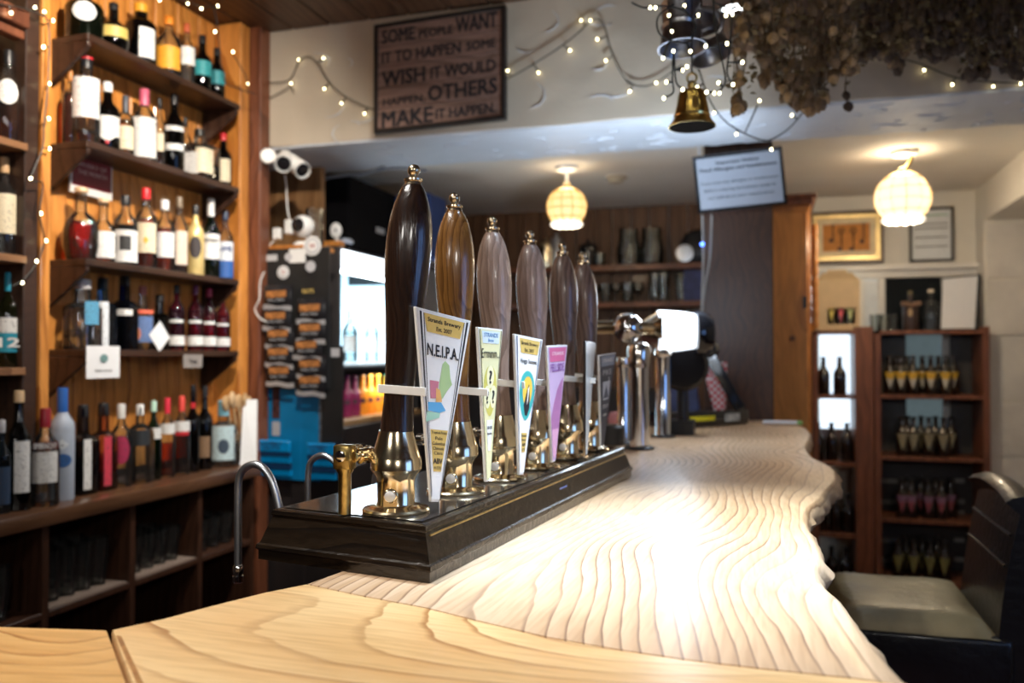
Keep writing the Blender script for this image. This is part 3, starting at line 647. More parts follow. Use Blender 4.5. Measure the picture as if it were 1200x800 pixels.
# ---------------------------------------------------------------- bar shelving on the left
SX = -2.08; BX = -2.25
lw_ = bpy.data.objects['wall_left']
bs = thing('shelving_unit', 'tall orange pine bar shelving unit with dark shelves and brackets', 'shelves', (-2.2, 2.6, .92))
mb = MB(); y0 = onX(62, 200, BX).y; 
for i in range(10):
    y = 1.95+i*.13
    if y > 3.15: break
    OBJ('back_board', MB().box((BX-.02, y, .95), (BX, min(y+.126, 3.165), 2.77)), PINE, bs, bevel=.003)
OBJ('side_panel', MB().box((BX, 3.10, .921), (-2.125, 3.165, 2.77)), PINE, bs, bevel=.003)
ya = onX(41, 0, SX).y; yb = onX(62, 0, SX).y
OBJ('divider', MB().box((BX-.02, yb-.035, .95), (SX, yb, 2.77)), PINE, bs, bevel=.003)
OBJ('divider', MB().box((BX-.02, ya-.02, .95), (SX-.01, yb-.036, 2.77)), DARKW, bs, bevel=.003)
shelf_z = []
SY0, SY1 = onX(102, 200, SX).y, onX(281, 200, SX).y
for k, py in enumerate((122, 220, 328, 411)):
    z = onX(280, py, SX).z; shelf_z.append(z)
    sh = OBJ('shelf', MB().prism([(SX, SY0, z), (BX, SY0+.01, z), (BX, SY1+.03, z), (SX, SY1, z)], (0, 0, -.022)), DARKW, bs, bevel=.002)
    for yy, s in ((SY0+.004, 1), (SY1-.004, -1)):
        OBJ('bracket', MB().prism([(SX-.004, yy, z-.022), (BX, yy, z-.022), (BX, yy, z-.16), (BX+.02, yy, z-.15), (SX-.004, yy, z-.04)], (0, .016*s, 0)), DARKW, bs, bevel=.002)
ls = thing('side_shelving', 'pale pine shelving bay cut off by the left edge of the picture', 'shelves', (-2.2, 1.6, .92))
LIGHTP = wood('pale_pine', (.62, .40, .20), (.42, .24, .10), band=4, stretch=(1, 1, .1), rough=.5, axis='Y', dist=5)
for i in range(6):
    y = ya-.03-(i+1)*.13
    OBJ('back_board', MB().box((BX-.02, y, .95), (BX, y+.126, 2.77)), LIGHTP, ls, bevel=.003)
side_z = []
for py in (159, 296, 431):
    z = onX(0, py, SX).z; side_z.append(z); y1 = onX(33, 200, SX).y
    OBJ('shelf', MB().prism([(SX, y1, z), (BX, ya-.032, z), (BX, ya-.7, z), (SX, ya-.7, z)], (0, 0, -.022)), wood('brown_shelf_wood', (.30, .15, .07), (.16, .07, .03), stretch=(1, .12, 1), dist=3), ls, bevel=.002)
z = onX(0, 12, SX).z
OBJ('cornice', MB().box((SX-.03, ya-.7, z-.02), (SX+.01, ya-.025, z+.03)).box((SX-.05, ya-.7, z-.05), (SX-.01, ya-.025, z-.02)), REDW, ls, bevel=.003)
# back counter and pigeonholes under it
CZ = .92; CX = onZ(150, 578, CZ).x
ctr = thing('back_counter', 'long brown wooden back counter with dark pigeonholes for glasses', 'counter', (-2.1, 2.2, 0))
CW = wood('back_counter_wood', (.16, .075, .036), (.08, .036, .018), band=5, stretch=(1, .12, 1), rough=.3, coat=.3, axis='X', dist=4)
OBJ('worktop', MB().box((BX-.02, .6, CZ-.045), (CX, 3.03, CZ)), CW, ctr, bevel=.006, seg=2)
OBJ('back_panel', MB().box((BX-.06, .6, 0), (BX-.03, 3.0, CZ-.046)), DARKW, ctr)
ux = CX-.02
div_px = [54, 156, 235, 296]
dy = [onX(x, 640, ux).y for x in div_px]; dy = [dy[0]-.62]+dy
for y in dy: OBJ('divider', MB().box((BX-.03, y-.012, .05), (ux, y+.012, CZ-.046)), wood('under_counter_wood', (.07, .03, .017), (.035, .015, .008), stretch=(1, 1, .12)), ctr, bevel=.002)
sz = [onX(155, 681, ux).z, .2]
for i in range(4):
    for z in sz:
        OBJ('shelf', MB().box((BX-.03, dy[i]+.012, z-.02), (ux, dy[i+1]-.012, z)), wood('under_counter_wood', (.07, .03, .017), (.035, .015, .008)), ctr, bevel=.002)
matw = flat('ribbed_mat', (.36, .28, .23), .6)
for i in (1, 2):
    t = thing('drip_mat', 'ribbed pale drip mat on the %s pigeonhole shelf' % ('taller left' if i == 1 else 'middle'), 'mat', ((BX+ux)/2, (dy[i]+dy[i+1])/2, sz[0]))
    n = 24; L = dy[i+1]-dy[i]-.04
    mb = MB()
    for k in range(n): mb.box((BX+.02, dy[i]+.02+L*k/n, sz[0]), (ux-.004, dy[i]+.02+L*(k+.55)/n, sz[0]+.006))
    mb.box((BX+.02, dy[i]+.02, sz[0]), (ux-.004, dy[i+1]-.02, sz[0]+.002)); o = OBJ('ribs', mb, matw, t)
# ---------------------------------------------------------------- bottles
G_CLEAR = glass('clear_glass', (.90, .93, .92)); G_GREEN = glass('green_glass', (.10, .22, .08)); G_DARK = glass('dark_glass', (.05, .035, .03))
G_BLUE = glass('blue_tinted_glass', (.35, .55, .75)); G_PINK = glass('pink_tinted_glass', (.75, .25, .45)); G_FROST = mat('frosted_glass', (.42, .48, .58), .45, var=.05)
LIQ = {n: glass('liquid_'+n, c, .3, .1, .75, .035) for n, c in dict(amber=(.75, .30, .05), red=(.72, .05, .03), gold=(.85, .58, .18), clear=(.88, .90, .92), brown=(.35, .12, .04), pink=(.75, .12, .30), purple=(.35, .08, .30), dark=(.04, .02, .02), orange=(.85, .32, .12), green=(.2, .45, .2), blue=(.15, .35, .7)).items()}
CAPM = {}
def cap(c):
    k = tuple(c)
    if k not in CAPM: CAPM[k] = flat('cap_%02x%02x%02x' % tuple(int(v*255) for v in c), c, .35)
    return CAPM[k]
SH = {
 'std': [(0, .93), (.02, 1), (.58, 1), (.66, .93), (.73, .62), (.78, .40), (.84, .33), (1, .33)],
 'wine': [(0, .95), (.02, 1), (.58, 1), (.66, .86), (.72, .52), (.77, .38), (1, .34)],
 'tall': [(0, .95), (.02, 1), (.66, 1), (.72, .9), (.77, .6), (.81, .42), (1, .38)],
 'gin': [(0, .9), (.02, 1), (.55, 1), (.62, .96), (.67, .7), (.70, .42), (1, .38)],
 'round': [(0, .7), (.03, .85), (.2, 1), (.42, 1), (.55, .88), (.64, .6), (.70, .34), (1, .28)],
 'squat': [(0, .95), (.03, 1), (.62, 1), (.70, .9), (.75, .55), (.78, .3), (1, .28)],
 'beer': [(0, .93), (.02, 1), (.52, 1), (.60, .9), (.68, .58), (.74, .42), (.95, .36), (1, .38)],
}
def patch(r, h, z0, z1, ang, half, sh, p=2.0, seg=10, ell_=False, diamond=False):
    """a label wrapped on the body"""
    mb = MB(); vs = []
    for j in range(seg+1):
        a0 = -half+2*half*j/seg
        s = j/seg*2-1
        k = math.sqrt(max(.02, 1-s*s)) if ell_ else ((1-abs(s)) if diamond else 1)
        zm = (z0+z1)/2; hh = (z1-z0)/2*k
        a = ang+a0; ca, sa = math.cos(a), math.sin(a); kk = 1 if p == 2 else 1/((abs(ca)**p+abs(sa)**p)**(1/p))
        for z in (zm-hh, zm+hh): vs.append((r*kk*ca, r*kk*sa, z))
    mb.add(vs, [(2*j, 2*j+2, 2*j+3, 2*j+1) for j in range(seg)])
    return mb
def bottle(loc, h, r, sh, gm, liq, lvl, capc, labels, label, group, cat='bottle', p=2.0, capf=.86, cork=False, n=20):
    t = thing('bottle', label, cat, loc, group)
    pr = [(z*h*.965, rr_*r) for z, rr_ in SH[sh]]
    rot = 0 if p == 2 else .6
    ang0 = math.atan2(CAM.y-loc[1], CAM.x-loc[0])
    OBJ('glass', MB().lathe(pr, (0, 0, 0), n, p, 0), gm, t, world=False)
    if liq:
        lp = []; 
        for i in range(len(pr)-1):
            for q in range(4):
                z = pr[i][0]+(pr[i+1][0]-pr[i][0])*q/4; rr_ = pr[i][1]+(pr[i+1][1]-pr[i][1])*q/4
                if z <= lvl*h: lp.append((max(z, .006)+.0005*q, max(rr_-.0025, .002)))
        OBJ('liquid', MB().lathe(lp, (0, 0, 0), n, p, 0), LIQ[liq], t, world=False)
    nr = r*SH[sh][-1][1]
    if cork: OBJ('cork_stopper', MB().lathe([(h*.93, nr*1.25), (h*.94, nr*1.4), (h*.99, nr*1.4), (h, nr*1.3)], (0, 0, 0), 14), cap(capc), t, world=False)
    else: OBJ('cap', MB().lathe([(h*capf, nr*1.06), (h*capf+.001, nr*1.14), (h*.985, nr*1.14), (h, nr*1.0)], (0, 0, 0), 14), cap(capc), t, world=False)
    for L in labels:
        z0, z1, c = L[:3]; half = L[3] if len(L) > 3 else 1.0; kind = L[4] if len(L) > 4 else ''; off = L[5] if len(L) > 5 else 0
        m = L[6] if len(L) > 6 else (labelmat(c) if kind != 'plain' else flat('print_%02x%02x%02x' % tuple(int(v*255) for v in c), c, .5))
        rr_ = r*1.015
        if (z0+z1)/2 > .7: rr_ = nr*1.16
        if kind in ('ellp', 'plain', 'over', 'dia'): rr_ = r*1.03
        if (z0+z1)/2 > .7: rr_ = nr*1.2
        OBJ('label', patch(rr_, h, z0*h, z1*h, ang0+off, half, sh, p, 10, kind in ('ell', 'ellp'), kind == 'dia'), m, t, world=False)
    return t
WH = (.82, .82, .80); CR_ = (.78, .68, .48)
def btext(t, s, r, z, h, wdt, m, off=0):
    """lettering wrapped over the front of a bottle label"""
    l = t.location; a = math.atan2(CAM.y-l[1], CAM.x-l[0])+off
    c = Vector((l[0]+math.cos(a)*r*1.05, l[1]+math.sin(a)*r*1.05, l[2]+z)); xv = Vector((-math.sin(a), math.cos(a), 0))*wdt
    text('lettering', s, c, xv, (0, 0, h), m, t, .03)
def row(X, z, items, group):
    for it in items:
        cx, ty, by, wd, sh, gm, liq, lvl, capc, labels, lab = it[:11]; kw = it[11] if len(it) > 11 else {}
        txt = kw.pop('txt', None)
        Xb = kw.pop('X', X)
        q = onX(cx, (ty+by)/2, Xb); tt = (q-CAM).dot(CR @ Vector((0, 0, -1)))
        h = (by-ty)*tt/FPX; r = wd*tt/2000
        r *= 1.12
        b = bottle(Vector((Xb, q.y, z+.0005)), h, r, sh, gm, liq, lvl, capc, labels, lab, group, **kw)
        if txt: btext(b, txt[0], r, txt[1]*h, txt[2]*h, r*1.5, cap(txt[3]))
K = (.012, .012, .014); RD = (.55, .02, .03); OR = (.85, .28, .03); SIL = (.6, .6, .62)
row(-2.165, shelf_z[0], [
 (99, -28, 42, 38, 'wine', G_GREEN, 'dark', .6, RD, [(.28, .6, WH, .62, 'ell')], 'dark green sparkling wine bottle with round white label on the top shelf'),
 (133, -12, 50, 30, 'round', G_DARK, 'dark', .5, K, [(.3, .5, (.6, .45, .12), 1.1, 'plain')], 'squat dark bottle with a gold band on the top shelf'),
 (165, -8, 68, 32, 'tall', G_DARK, 'brown', .6, (.75, .35, .03), [(.12, .58, WH, .55, '', .45)], 'dark brown bottle with white side label and gold cap on the top shelf'),
 (198, 3, 80, 25, 'std', G_CLEAR, 'brown', .5, OR, [(.15, .5, (.90, .40, .03), 1.05, '')], 'clear bottle with big orange label and orange cap on the top shelf'),
 (219, 12, 90, 17, 'std', G_CLEAR, 'clear', .6, (.55, .12, .05), [(.35, .62, WH, 1.2)], 'slim clear bottle with red neck and white label on the top shelf'),
 (237, 28, 100, 19, 'wine', G_DARK, 'dark', .6, K, [(.32, .56, (.03, .33, .36), 1.3)], 'dark bottle with teal band, left of the matching pair on the top shelf'),
 (254, 45, 110, 17, 'wine', G_DARK, 'dark', .6, K, [(.32, .56, (.03, .30, .34), 1.3)], 'dark bottle with teal band at the right end of the top shelf'),
], 'bottles on the top shelf')
row(-2.165, shelf_z[1], [
 (82, 72, 160, 15, 'std', G_CLEAR, 'amber', .7, (.5, .2, .05), [], 'plain amber bottle behind at the left end of the second shelf', {'X': -2.2}),
 (101, 55, 162, 28, 'tall', G_CLEAR, 'amber', .3, K, [(.30, .74, WH, 1.1), (.96, .99, RD, 1.5, 'plain')], 'tall clear whisky bottle with large white label, first on the second shelf'),
 (126, 85, 169, 25, 'wine', G_DARK, 'dark', .6, WH, [(.22, .50, WH, 1.15, ''), (.14, .30, WH, .7, 'dia'), (.10, .17, RD, .18, 'dia')], 'black bottle with white cap and pointed white label on the second shelf'),
 (147, 100, 175, 18, 'std', G_CLEAR, 'gold', .6, (.05, .06, .08), [(.14, .5, CR_, 1.1)], 'small golden bottle with cream label and dark cap on the second shelf', {'capf': .72}),
 (169, 93, 182, 26, 'std', G_CLEAR, 'clear', .5, (.6, .12, .2), [(.08, .60, WH, 1.1)], 'clear bottle with a pink cap and tall white label on the second shelf', {'capf': .78}),
 (187, 105, 189, 12, 'std', G_CLEAR, 'brown', .5, K, [(.25, .5, CR_, .8)], 'thin dark necked bottle standing beside the pink capped one on second shelf', {}),
 (204, 100, 194, 21, 'std', G_DARK, 'dark', .6, K, [(.28, .36, WH, 1.1), (.52, .58, WH, 1.1)], 'dark bottle with two thin white bands on the second shelf'),
 (217, 122, 196, 14, 'std', G_CLEAR, 'brown', .5, K, [(.15, .5, (.1, .1, .1), 1.0)], 'small dark bottle behind the squat one on the second shelf', {'X': -2.2}),
 (234, 141, 203, 34, 'squat', G_CLEAR, 'brown', .45, K, [(.12, .58, CR_, .55, '', .35), (.10, .50, WH, .5, '', -.55)], 'squat square bottle with wide black stopper on the second shelf', {'p': 5, 'capf': .86}),
 (262, 147, 213, 17, 'wine', G_DARK, 'dark', .6, RD, [(.12, .52, CR_, .9)], 'dark bottle with red cap and cream label, last on the second shelf'),
], 'bottles on the second shelf')
row(-2.165, shelf_z[2], [
 (95, 212, 298, 34, 'round', G_CLEAR, 'red', .55, (.7, .5, .3), [], 'round decanter of red liquor with cork stopper on the third shelf', {'cork': True}),
 (121, 221, 298, 27, 'round', G_CLEAR, 'amber', .4, (.7, .5, .3), [(.08, .48, WH, 1.0)], 'round corked bottle with white label next to the red decanter', {'cork': True}),
 (147, 219, 303, 25, 'std', G_CLEAR, 'dark', .58, K, [(.06, .5, WH, 1.2), (.22, .42, INK and (.03, .03, .03), .45, 'plain')], 'bottle with black cap and white label with black splash on the third shelf'),
 (171, 215, 311, 23, 'std', G_CLEAR, 'amber', .62, (.75, .02, .03), [(.20, .56, CR_, 1.0), (.3, .4, (.85, .45, .05), .25, 'dia')], 'amber whisky bottle with bright red cap on the third shelf'),
 (193, 228, 313, 22, 'std', G_CLEAR, 'amber', .6, WH, [(.20, .54, WH, 1.0)], 'amber bottle with white cap and small white label on the third shelf'),
 (210, 225, 316, 18, 'std', G_CLEAR, 'brown', .5, (.2, .15, .1), [(.12, .55, (.75, .62, .5), 1.1)], 'slim bottle with beige picture label on the third shelf'),
 (229, 236, 320, 18, 'std', mat('gold_coated_glass', (.72, .55, .22), .3, .3), None, 0, K, [(.25, .55, (.04, .03, .03), .7, 'ellp')], 'gold coloured bottle with black label on the third shelf'),
 (247, 228, 322, 19, 'std', G_GREEN, 'green', .6, WH, [(.24, .55, WH, 1.2)], 'green bottle with white cap and white label on the third shelf', {'txt': ('BACARDI', .47, .05, K), 'capf': .78}),
 (264, 243, 325, 17, 'std', G_CLEAR, 'blue', .5, (.03, .05, .1), [(.28, .55, (.75, .8, .85), 1.2), (.04, .28, (.03, .12, .4), 1.25)], 'bottle with pale and deep blue label at the right end of the third shelf', {'txt': ('LAMB', .45, .07, (.02, .05, .2))}),
], 'bottles on the third shelf')
row(-2.165, shelf_z[3], [
 (97, 323, 405, 38, 'gin', G_CLEAR, 'clear', .4, SIL, [(.35, .68, (.10, .35, .55), .4, '', .5)], 'wide clear flask bottle with blue mark at the left of the lowest shelf'),
 (120, 321, 405, 24, 'gin', G_BLUE, 'blue', .6, K, [(.05, .66, (.75, .80, .85), .5, '')], 'blue bottle with tall rounded white label on the lowest shelf', {'capf': .84, 'p': 4}),
 (146, 320, 407, 23, 'gin', glass('navy_glass', (.04, .07, .16)), 'dark', .6, K, [(.46, .54, WH, .7)], 'navy square bottle with black cap on the lowest shelf', {'p': 4}),
 (167, 333, 408, 25, 'round', G_CLEAR, 'clear', .5, (.3, .08, .08), [(.12, .52, (.12, .20, .42), .9), (.14, .36, (.75, .25, .12), .4, 'ellp', -.5), (.56, .62, (.8, .15, .08), .9, 'plain')], 'round bottle with colourful picture label and orange ribbon'),
 (187, 343, 408, 20, 'gin', G_DARK, 'dark', .6, K, [], 'small dark bottle standing behind the white diamond tag'),
 (207, 331, 408, 17, 'std', G_PINK, 'purple', .62, K, [(.08, .22, WH, 1.25), (.42, .46, WH, .8, 'plain')], 'purple gin bottle, leftmost of the four with white band'),
 (229, 332, 408, 17, 'std', G_PINK, 'pink', .62, (.15, .02, .1), [(.08, .22, WH, 1.25), (.42, .46, WH, .8, 'plain')], 'pink gin bottle, second of the four with white band'),
 (245, 336, 409, 16, 'std', G_PINK, 'pink', .62, (.35, .02, .08), [(.08, .22, WH, 1.25), (.42, .46, WH, .8, 'plain')], 'pink gin bottle with dark red cap, third of the four with white band'),
 (261, 340, 409, 16, 'std', G_PINK, 'pink', .6, (.45, .02, .10), [(.08, .22, WH, 1.25), (.42, .46, WH, .8, 'plain')], 'pink gin bottle with crimson cap at the right end of the lowest shelf'),
], 'bottles on the lowest shelf')
row(-2.1, CZ, [
 (2, 473, 582, 18, 'std', G_BLUE, 'dark', .6, SIL, [(.1, .5, (.03, .06, .12), 1.1)], 'dark blue bottle cut by the left edge on the back counter', {'X': -2.06}),
 (22, 436, 575, 26, 'wine', G_DARK, 'dark', .6, (.65, .45, .25), [(.15, .58, WH, .6, '', .3)], 'dark wine bottle with pale cork and white label on the back counter', {'X': -2.06, 'capf': .9}),
 (42, 434, 556, 20, 'std', G_CLEAR, 'gold', .35, OR, [], 'clear bottle with orange foil neck behind the wine bottle', {'X': -2.15, 'capf': .78}),
 (53, 458, 571, 28, 'std', G_CLEAR, 'clear', .6, (.28, .01, .02), [(.24, .56, WH, .95), (.58, .66, (.12, .03, .03), 1.0, 'plain')], 'clear vodka bottle with dark red cap and red banner label', {'X': -2.05, 'txt': ('SMIRNOFF', .62, .06, WH), 'capf': .80}),
 (73, 437, 568, 24, 'tall', G_FROST, None, 0, (.02, .12, .45), [(.30, .42, (.03, .12, .35), .8, 'ellp'), (.45, .55, (.75, .8, .85), .5, 'dia')], 'frosted vodka bottle with a bright blue cap', {'X': -2.07, 'capf': .78}),
 (97, 457, 561, 25, 'gin', glass('smoky_glass', (.25, .27, .38)), 'dark', .6, K, [(.06, .62, WH, .33, '', .4)], 'smoky dark square gin bottle with upright white label', {'p': 5}),
 (121, 457, 558, 24, 'gin', glass('rosy_glass', (.75, .5, .45)), 'orange', .5, K, [(.06, .62, (.70, .06, .10), .33, '', .4)], 'rose tinted square gin bottle with upright red label', {'p': 5}),
 (142, 460, 556, 22, 'std', G_CLEAR, 'clear', .6, (.7, .68, .65), [(.28, .62, (.45, .03, .10), .8, 'ell')], 'clear bottle with white cap and crimson round label', {'capf': .82}),
 (164, 461, 552, 24, 'squat', G_CLEAR, 'clear', .6, WH, [(.48, .68, (.03, .035, .04), .9)], 'clear bottle with white cap and small black label', {'p': 4}),
 (180, 456, 548, 16, 'std', G_GREEN, 'green', .6, (.55, .8, .65), [(.52, .66, WH, 1.2)], 'green gin bottle with pale green cap'),
 (196, 455, 547, 16, 'std', G_CLEAR, 'orange', .55, (.70, .03, .06), [(.55, .68, WH, 1.2)], 'orange gin bottle with red cap, left of two red capped bottles', {'capf': .80}),
 (213, 454, 545, 17, 'std', G_CLEAR, 'brown', .58, (.75, .08, .06), [(.55, .68, WH, 1.2), (.5, .55, RD, .9, 'plain')], 'deep red gin bottle with red cap, right of two red capped bottles', {'capf': .80}),
 (226, 440, 541, 14, 'wine', G_DARK, 'dark', .6, K, [(.72, .80, RD, 1.2, 'plain')], 'slim black bottle with thin red neck mark on the back counter'),
 (240, 440, 537, 16, 'wine', G_DARK, 'dark', .6, K, [(.15, .4, (.25, .15, .08), .7)], 'slim black bottle beside the pale blue capped one'),
 (262, 463, 539, 28, 'gin', G_CLEAR, 'clear', .35, (.18, .42, .52), [(.10, .62, (.55, .72, .76), .85), (.2, .42, (.05, .08, .12), .4, 'ellp')], 'clear bottle with pale blue cap and label at the counter end', {'capf': .76}),
], 'bottles on the back counter')
row(-2.15, side_z[0], [(9, 49, 160, 26, 'std', G_CLEAR, 'amber', .55, K, [(.40, .66, WH, .8, 'ell')], 'whisky bottle with round white label on the side bay top shelf', {'capf': .84})], 'bottles in the side bay')
row(-2.15, side_z[1], [(5, 182, 298, 24, 'std', G_CLEAR, 'brown', .6, (.55, .35, .18), [(.22, .62, CR_, 1.1)], 'whisky bottle with wooden cap and cream label on the side bay middle shelf', {'capf': .84})], 'bottles in the side bay')
row(-2.15, side_z[2], [(11, 320, 431, 26, 'std', glass('olive_glass', (.35, .45, .15)), 'gold', .3, (.02, .30, .45), [(.36, .52, WH, 1.1), (.16, .36, (.02, .32, .45), 1.1)], 'olive bottle with blue cap and label marked 12 on the side bay low shelf', {'capf': .80, 'txt': ('12', .26, .10, WH)})], 'bottles in the side bay')
# tags, plaques, cards on the shelving
tt = tag(OBJ('price_tag', MB().obox(onX(193, 379, -2.075), (0, .075, 0), (.0015, 0, 0), (0, 0, .078)), PAPER), 'white diamond shaped tag hanging on a small dark bottle', 'tag')
tt.rotation_euler = (math.radians(42), 0, 0); tt.location.z = shelf_z[3]+.02
def card(name, c, uy, h, m, label, cat, depth=.002):
    c = Vector(c); uy = Vector(uy); t = thing(name, label, cat, c-Vector((0, 0, h/2)))
    OBJ('sheet', MB().obox(c, uy, uy.cross(Vector((0, 0, 1))).normalized()*depth, (0, 0, h)), m, t); return t
c = onX(121, 424, SX+.006)
t = card('notice_card', c, (0, .145, 0), .105, PAPER, 'white square card with owl drawing pinned to the lowest shelf edge', 'card')
OBJ('owl_drawing', MB().lathe([(0, .017), (.001, .017)], c+Vector((.003, 0, .012)), 16, ax=(1, 0, 0), sy=.8), flat('grey_green_ink', (.15, .28, .28), .6), t)
text('lettering', 'Seeks rest go', c+Vector((.003, 0, -.028)), (0, .075, 0), (0, 0, .010), INK, t)
c = onX(226, 423, SX+.004)
t = card('label_card', c, (0, .11, 0), .05, mat('grey_card', (.28, .25, .23), .6), 'small dim grey card under the right end of lowest shelf', 'card')
text('lettering', 'Tonic', c+Vector((.003, 0, 0)), (0, .05, 0), (0, 0, .014), INK, t)
c = onX(107, 208, -2.225)
t = card('maroon_plaque', c, (0, .19, 0), .13, WHITEP, 'maroon and white plaque leaning behind the third shelf bottles', 'plaque', .006)
OBJ('maroon_field', MB().obox(c+Vector((.0045, 0, .008)), (0, .175, 0), (.001, 0, 0), (0, 0, .095)), flat('maroon_print', (.22, .02, .03), .4), t)
text('lettering', 'WHISKY OF', c+Vector((.0055, 0, .035)), (0, .13, 0), (0, 0, .016), flat('pink_lettering', (.6, .4, .4), .5), t)
text('lettering', 'THE MONTH', c+Vector((.0055, 0, .010)), (0, .13, 0), (0, 0, .016), flat('pink_lettering', (.6, .4, .4), .5), t)
# wooden spoons in a glass jar, paper sheet
jy = onX(285, 500, -2.08).y
t = thing('spoon_jar', 'small glass jar holding wooden spoons at the end of the back counter', 'jar', (-2.08, jy, CZ))
OBJ('glass', MB().lathe([(0, .035), (.005, .038), (.12, .040), (.122, .037), (.008, .034)], (0, 0, 0), 20), G_CLEAR, t, world=False)
OBJ('liquid', MB().lathe([(.006, .033), (.05, .034)], (0, 0, 0), 16), LIQ['gold'], t, world=False)
SPW = wood('spoon_wood', (.72, .50, .28), (.55, .35, .17), band=8, rough=.5)
for k, (px, py, lab) in enumerate(((262, 458, 'leftmost wooden spoon of the five in the glass jar'), (270, 452, 'second wooden spoon from left, facing with a hollow bowl'), (279, 457, 'middle wooden spoon of the five in the jar'), (287, 455, 'second wooden spoon from the right in the jar'), (292, 460, 'rightmost wooden spoon of the five in the jar'))):
    tp = onX(px, py, -2.08+.012*(k % 2)); b0 = Vector((-2.08+.01*(k-2)*.5, jy+(k-2)*.008, CZ+.008)); d = (tp-b0)
    mb = MB().tube([b0, b0+d*.75], [.005, .006], 8)
    mb.lathe([(-.004, .006), (0, .014), (.018, .024), (.038, .027), (.056, .022), (.064, .010)], b0+d*.72, 14, ax=d, sx=.35)
    tag(OBJ('wooden_spoon', mb, SPW), lab, 'spoon', 'wooden spoons in the jar')
a, b = onX(286, 536, -2.0), onX(299, 536, -1.98)
o = tag(OBJ('paper_sheet', MB().prism([Vector((-2.04, 2.985, CZ)), Vector((-1.985, 3.02, CZ)), Vector((-2.03, 3.09, CZ+.26)), Vector((-2.07, 3.05, CZ+.26))], (.001, -.001, 0)), labelmat((.75, .76, .76), (.3, .3, .3), .34)), 'white printed sheet standing upright beside the wooden spoons', 'paper')
# ---------------------------------------------------------------- glasses
def glass_thing(kind, loc, h, r, label, group, cat='glass'):
    t = thing(kind, label, cat, loc, group)
    P = {'pint_glass': [(0, .68), (.05, .70), (.72, .97), (.80, 1), (1, .98), (.995, .93), (.8, .94), (.06, .62)],
         'wine_glass': [(0, .8), (.02, .78), (.04, .15), (.42, .12), (.5, .6), (.65, 1), (.8, .98), (1, .78), (.995, .74), (.8, .93), (.66, .94), (.52, .5)],
         'tumbler': [(0, .85), (.03, .88), (1, 1), (.99, .95), (.08, .8)],
         'glass_jug': [(0, .9), (.03, .95), (.4, 1), (.75, .75), (1, .78), (.99, .73), (.74, .7), (.4, .94), (.05, .88)]}[kind]
    OBJ('bowl', MB().lathe([(z*h, q*r) for z, q in P], (0, 0, 0), 18), G_CLEAR, t, world=False)
    return t
rr = random.Random(11)
names = ['far left', 'taller left', 'middle', 'right']
for i in range(4):
    y0_, y1_ = dy[i]+.05, dy[i+1]-.05; n = [5, 4, 4, 3][i]; g = None
    for row_ in range(2):
        for k in range(n):
            y = y0_+(y1_-y0_)*(k+.5)/n; x = ux-.07-row_*.10; zz = sz[0]+.0065 if i in (1, 2) else sz[0]
            lab = 'pint glass, %s from left in the %s row of the %s pigeonhole' % (ORD[k], ['front', 'rear'][row_], names[i])
            if g is None: g = glass_thing('pint_glass', (x, y, zz), .15 if i < 2 else .12, .038, lab, 'pint glasses under the back counter')
            else: copytree(g, (x, y, zz), lab)
    if i == 2 or i == 1:
        for k in range(3):
            y = y0_+(y1_-y0_)*(k+.5)/3; copytree(g, (ux-.08, y, sz[1]), 'pint glass, %s from left on the bottom shelf of the %s pigeonhole' % (ORD[k], names[i]))
# ---------------------------------------------------------------- lit display fridge past the post
FX = -1.93; fy0 = onX(399, 350, FX).y; fy1 = fy0+.95; ft = onX(402, 288, FX).z; fb = onX(402, 492, FX).z
fr = thing('display_fridge', 'glass fronted display fridge with bright white lit inside and header', 'fridge', (FX-.25, (fy0+fy1)/2, fb-.03))
OBJ('casing', MB().box((FX-.5, fy0, fb-.03), (FX-.46, fy1, ft)).box((FX-.46, fy0, ft-.015), (FX-.01, fy1, ft)).box((FX-.46, fy1-.03, fb), (FX, fy1, ft-.015)), BLACK, fr, bevel=.002)
OBJ('wooden_base', MB().box((FX-.46, fy0, fb-.03), (FX+.01, fy1, fb)), wood('fridge_base_wood', (.45, .28, .13), (.28, .15, .06), stretch=(1, .12, 1)), fr, bevel=.003)
OBJ('end_panel', MB().box((onY(386, 350, fy0-.02).x-.0, fy0-.03, fb-.03), (FX+.005, fy0-.001, ft-.008)), mat('charcoal_panel', (.045, .04, .04), .5), fr, bevel=.002)
OBJ('pine_cap', MB().box((onY(376, 350, fy0-.02).x, fy0-.035, ft-.007), (FX+.01, fy0+.02, ft+.018)), PINE, fr, bevel=.002)
OBJ('header_light', MB().box((FX-.03, fy0+.01, ft-.10), (FX-.004, fy1-.03, ft-.016)), mat('lit_header_white', (.9, .95, 1), .4, emit=3.2, ecol=(.82, .92, 1), var=.02), fr)
zs = onX(402, 425, FX).z
OBJ('back_panel', MB().box((FX-.455, fy0+.01, zs), (FX-.44, fy1-.03, ft-.016)), mat('fridge_inner_glow', (.75, .85, .9), .5, emit=1.2, ecol=(.42, .72, .88)), fr)  # inner panels glow by themselves to brighten the fridge interior
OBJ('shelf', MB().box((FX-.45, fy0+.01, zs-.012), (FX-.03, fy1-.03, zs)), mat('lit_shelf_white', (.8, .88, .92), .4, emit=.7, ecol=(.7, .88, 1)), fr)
OBJ('shelf', MB().box((FX-.45, fy0+.01, zs-.04), (FX-.03, fy1-.03, zs-.02)), BLACK, fr)
OBJ('lamp_tube', MB().tube([(FX-.06, fy0+.05, ft-.11), (FX-.06, fy1-.08, ft-.11)], .008, 8), flat('lit_tube', (1, 1, 1), .4, emit=20, ecol=(.8, .92, 1)), fr)
lamp('AREA', (FX-.1, (fy0+fy1)/2, ft-.13), (FX-.22, (fy0+fy1)/2, 1.0), 6, (.75, .9, 1), .25)
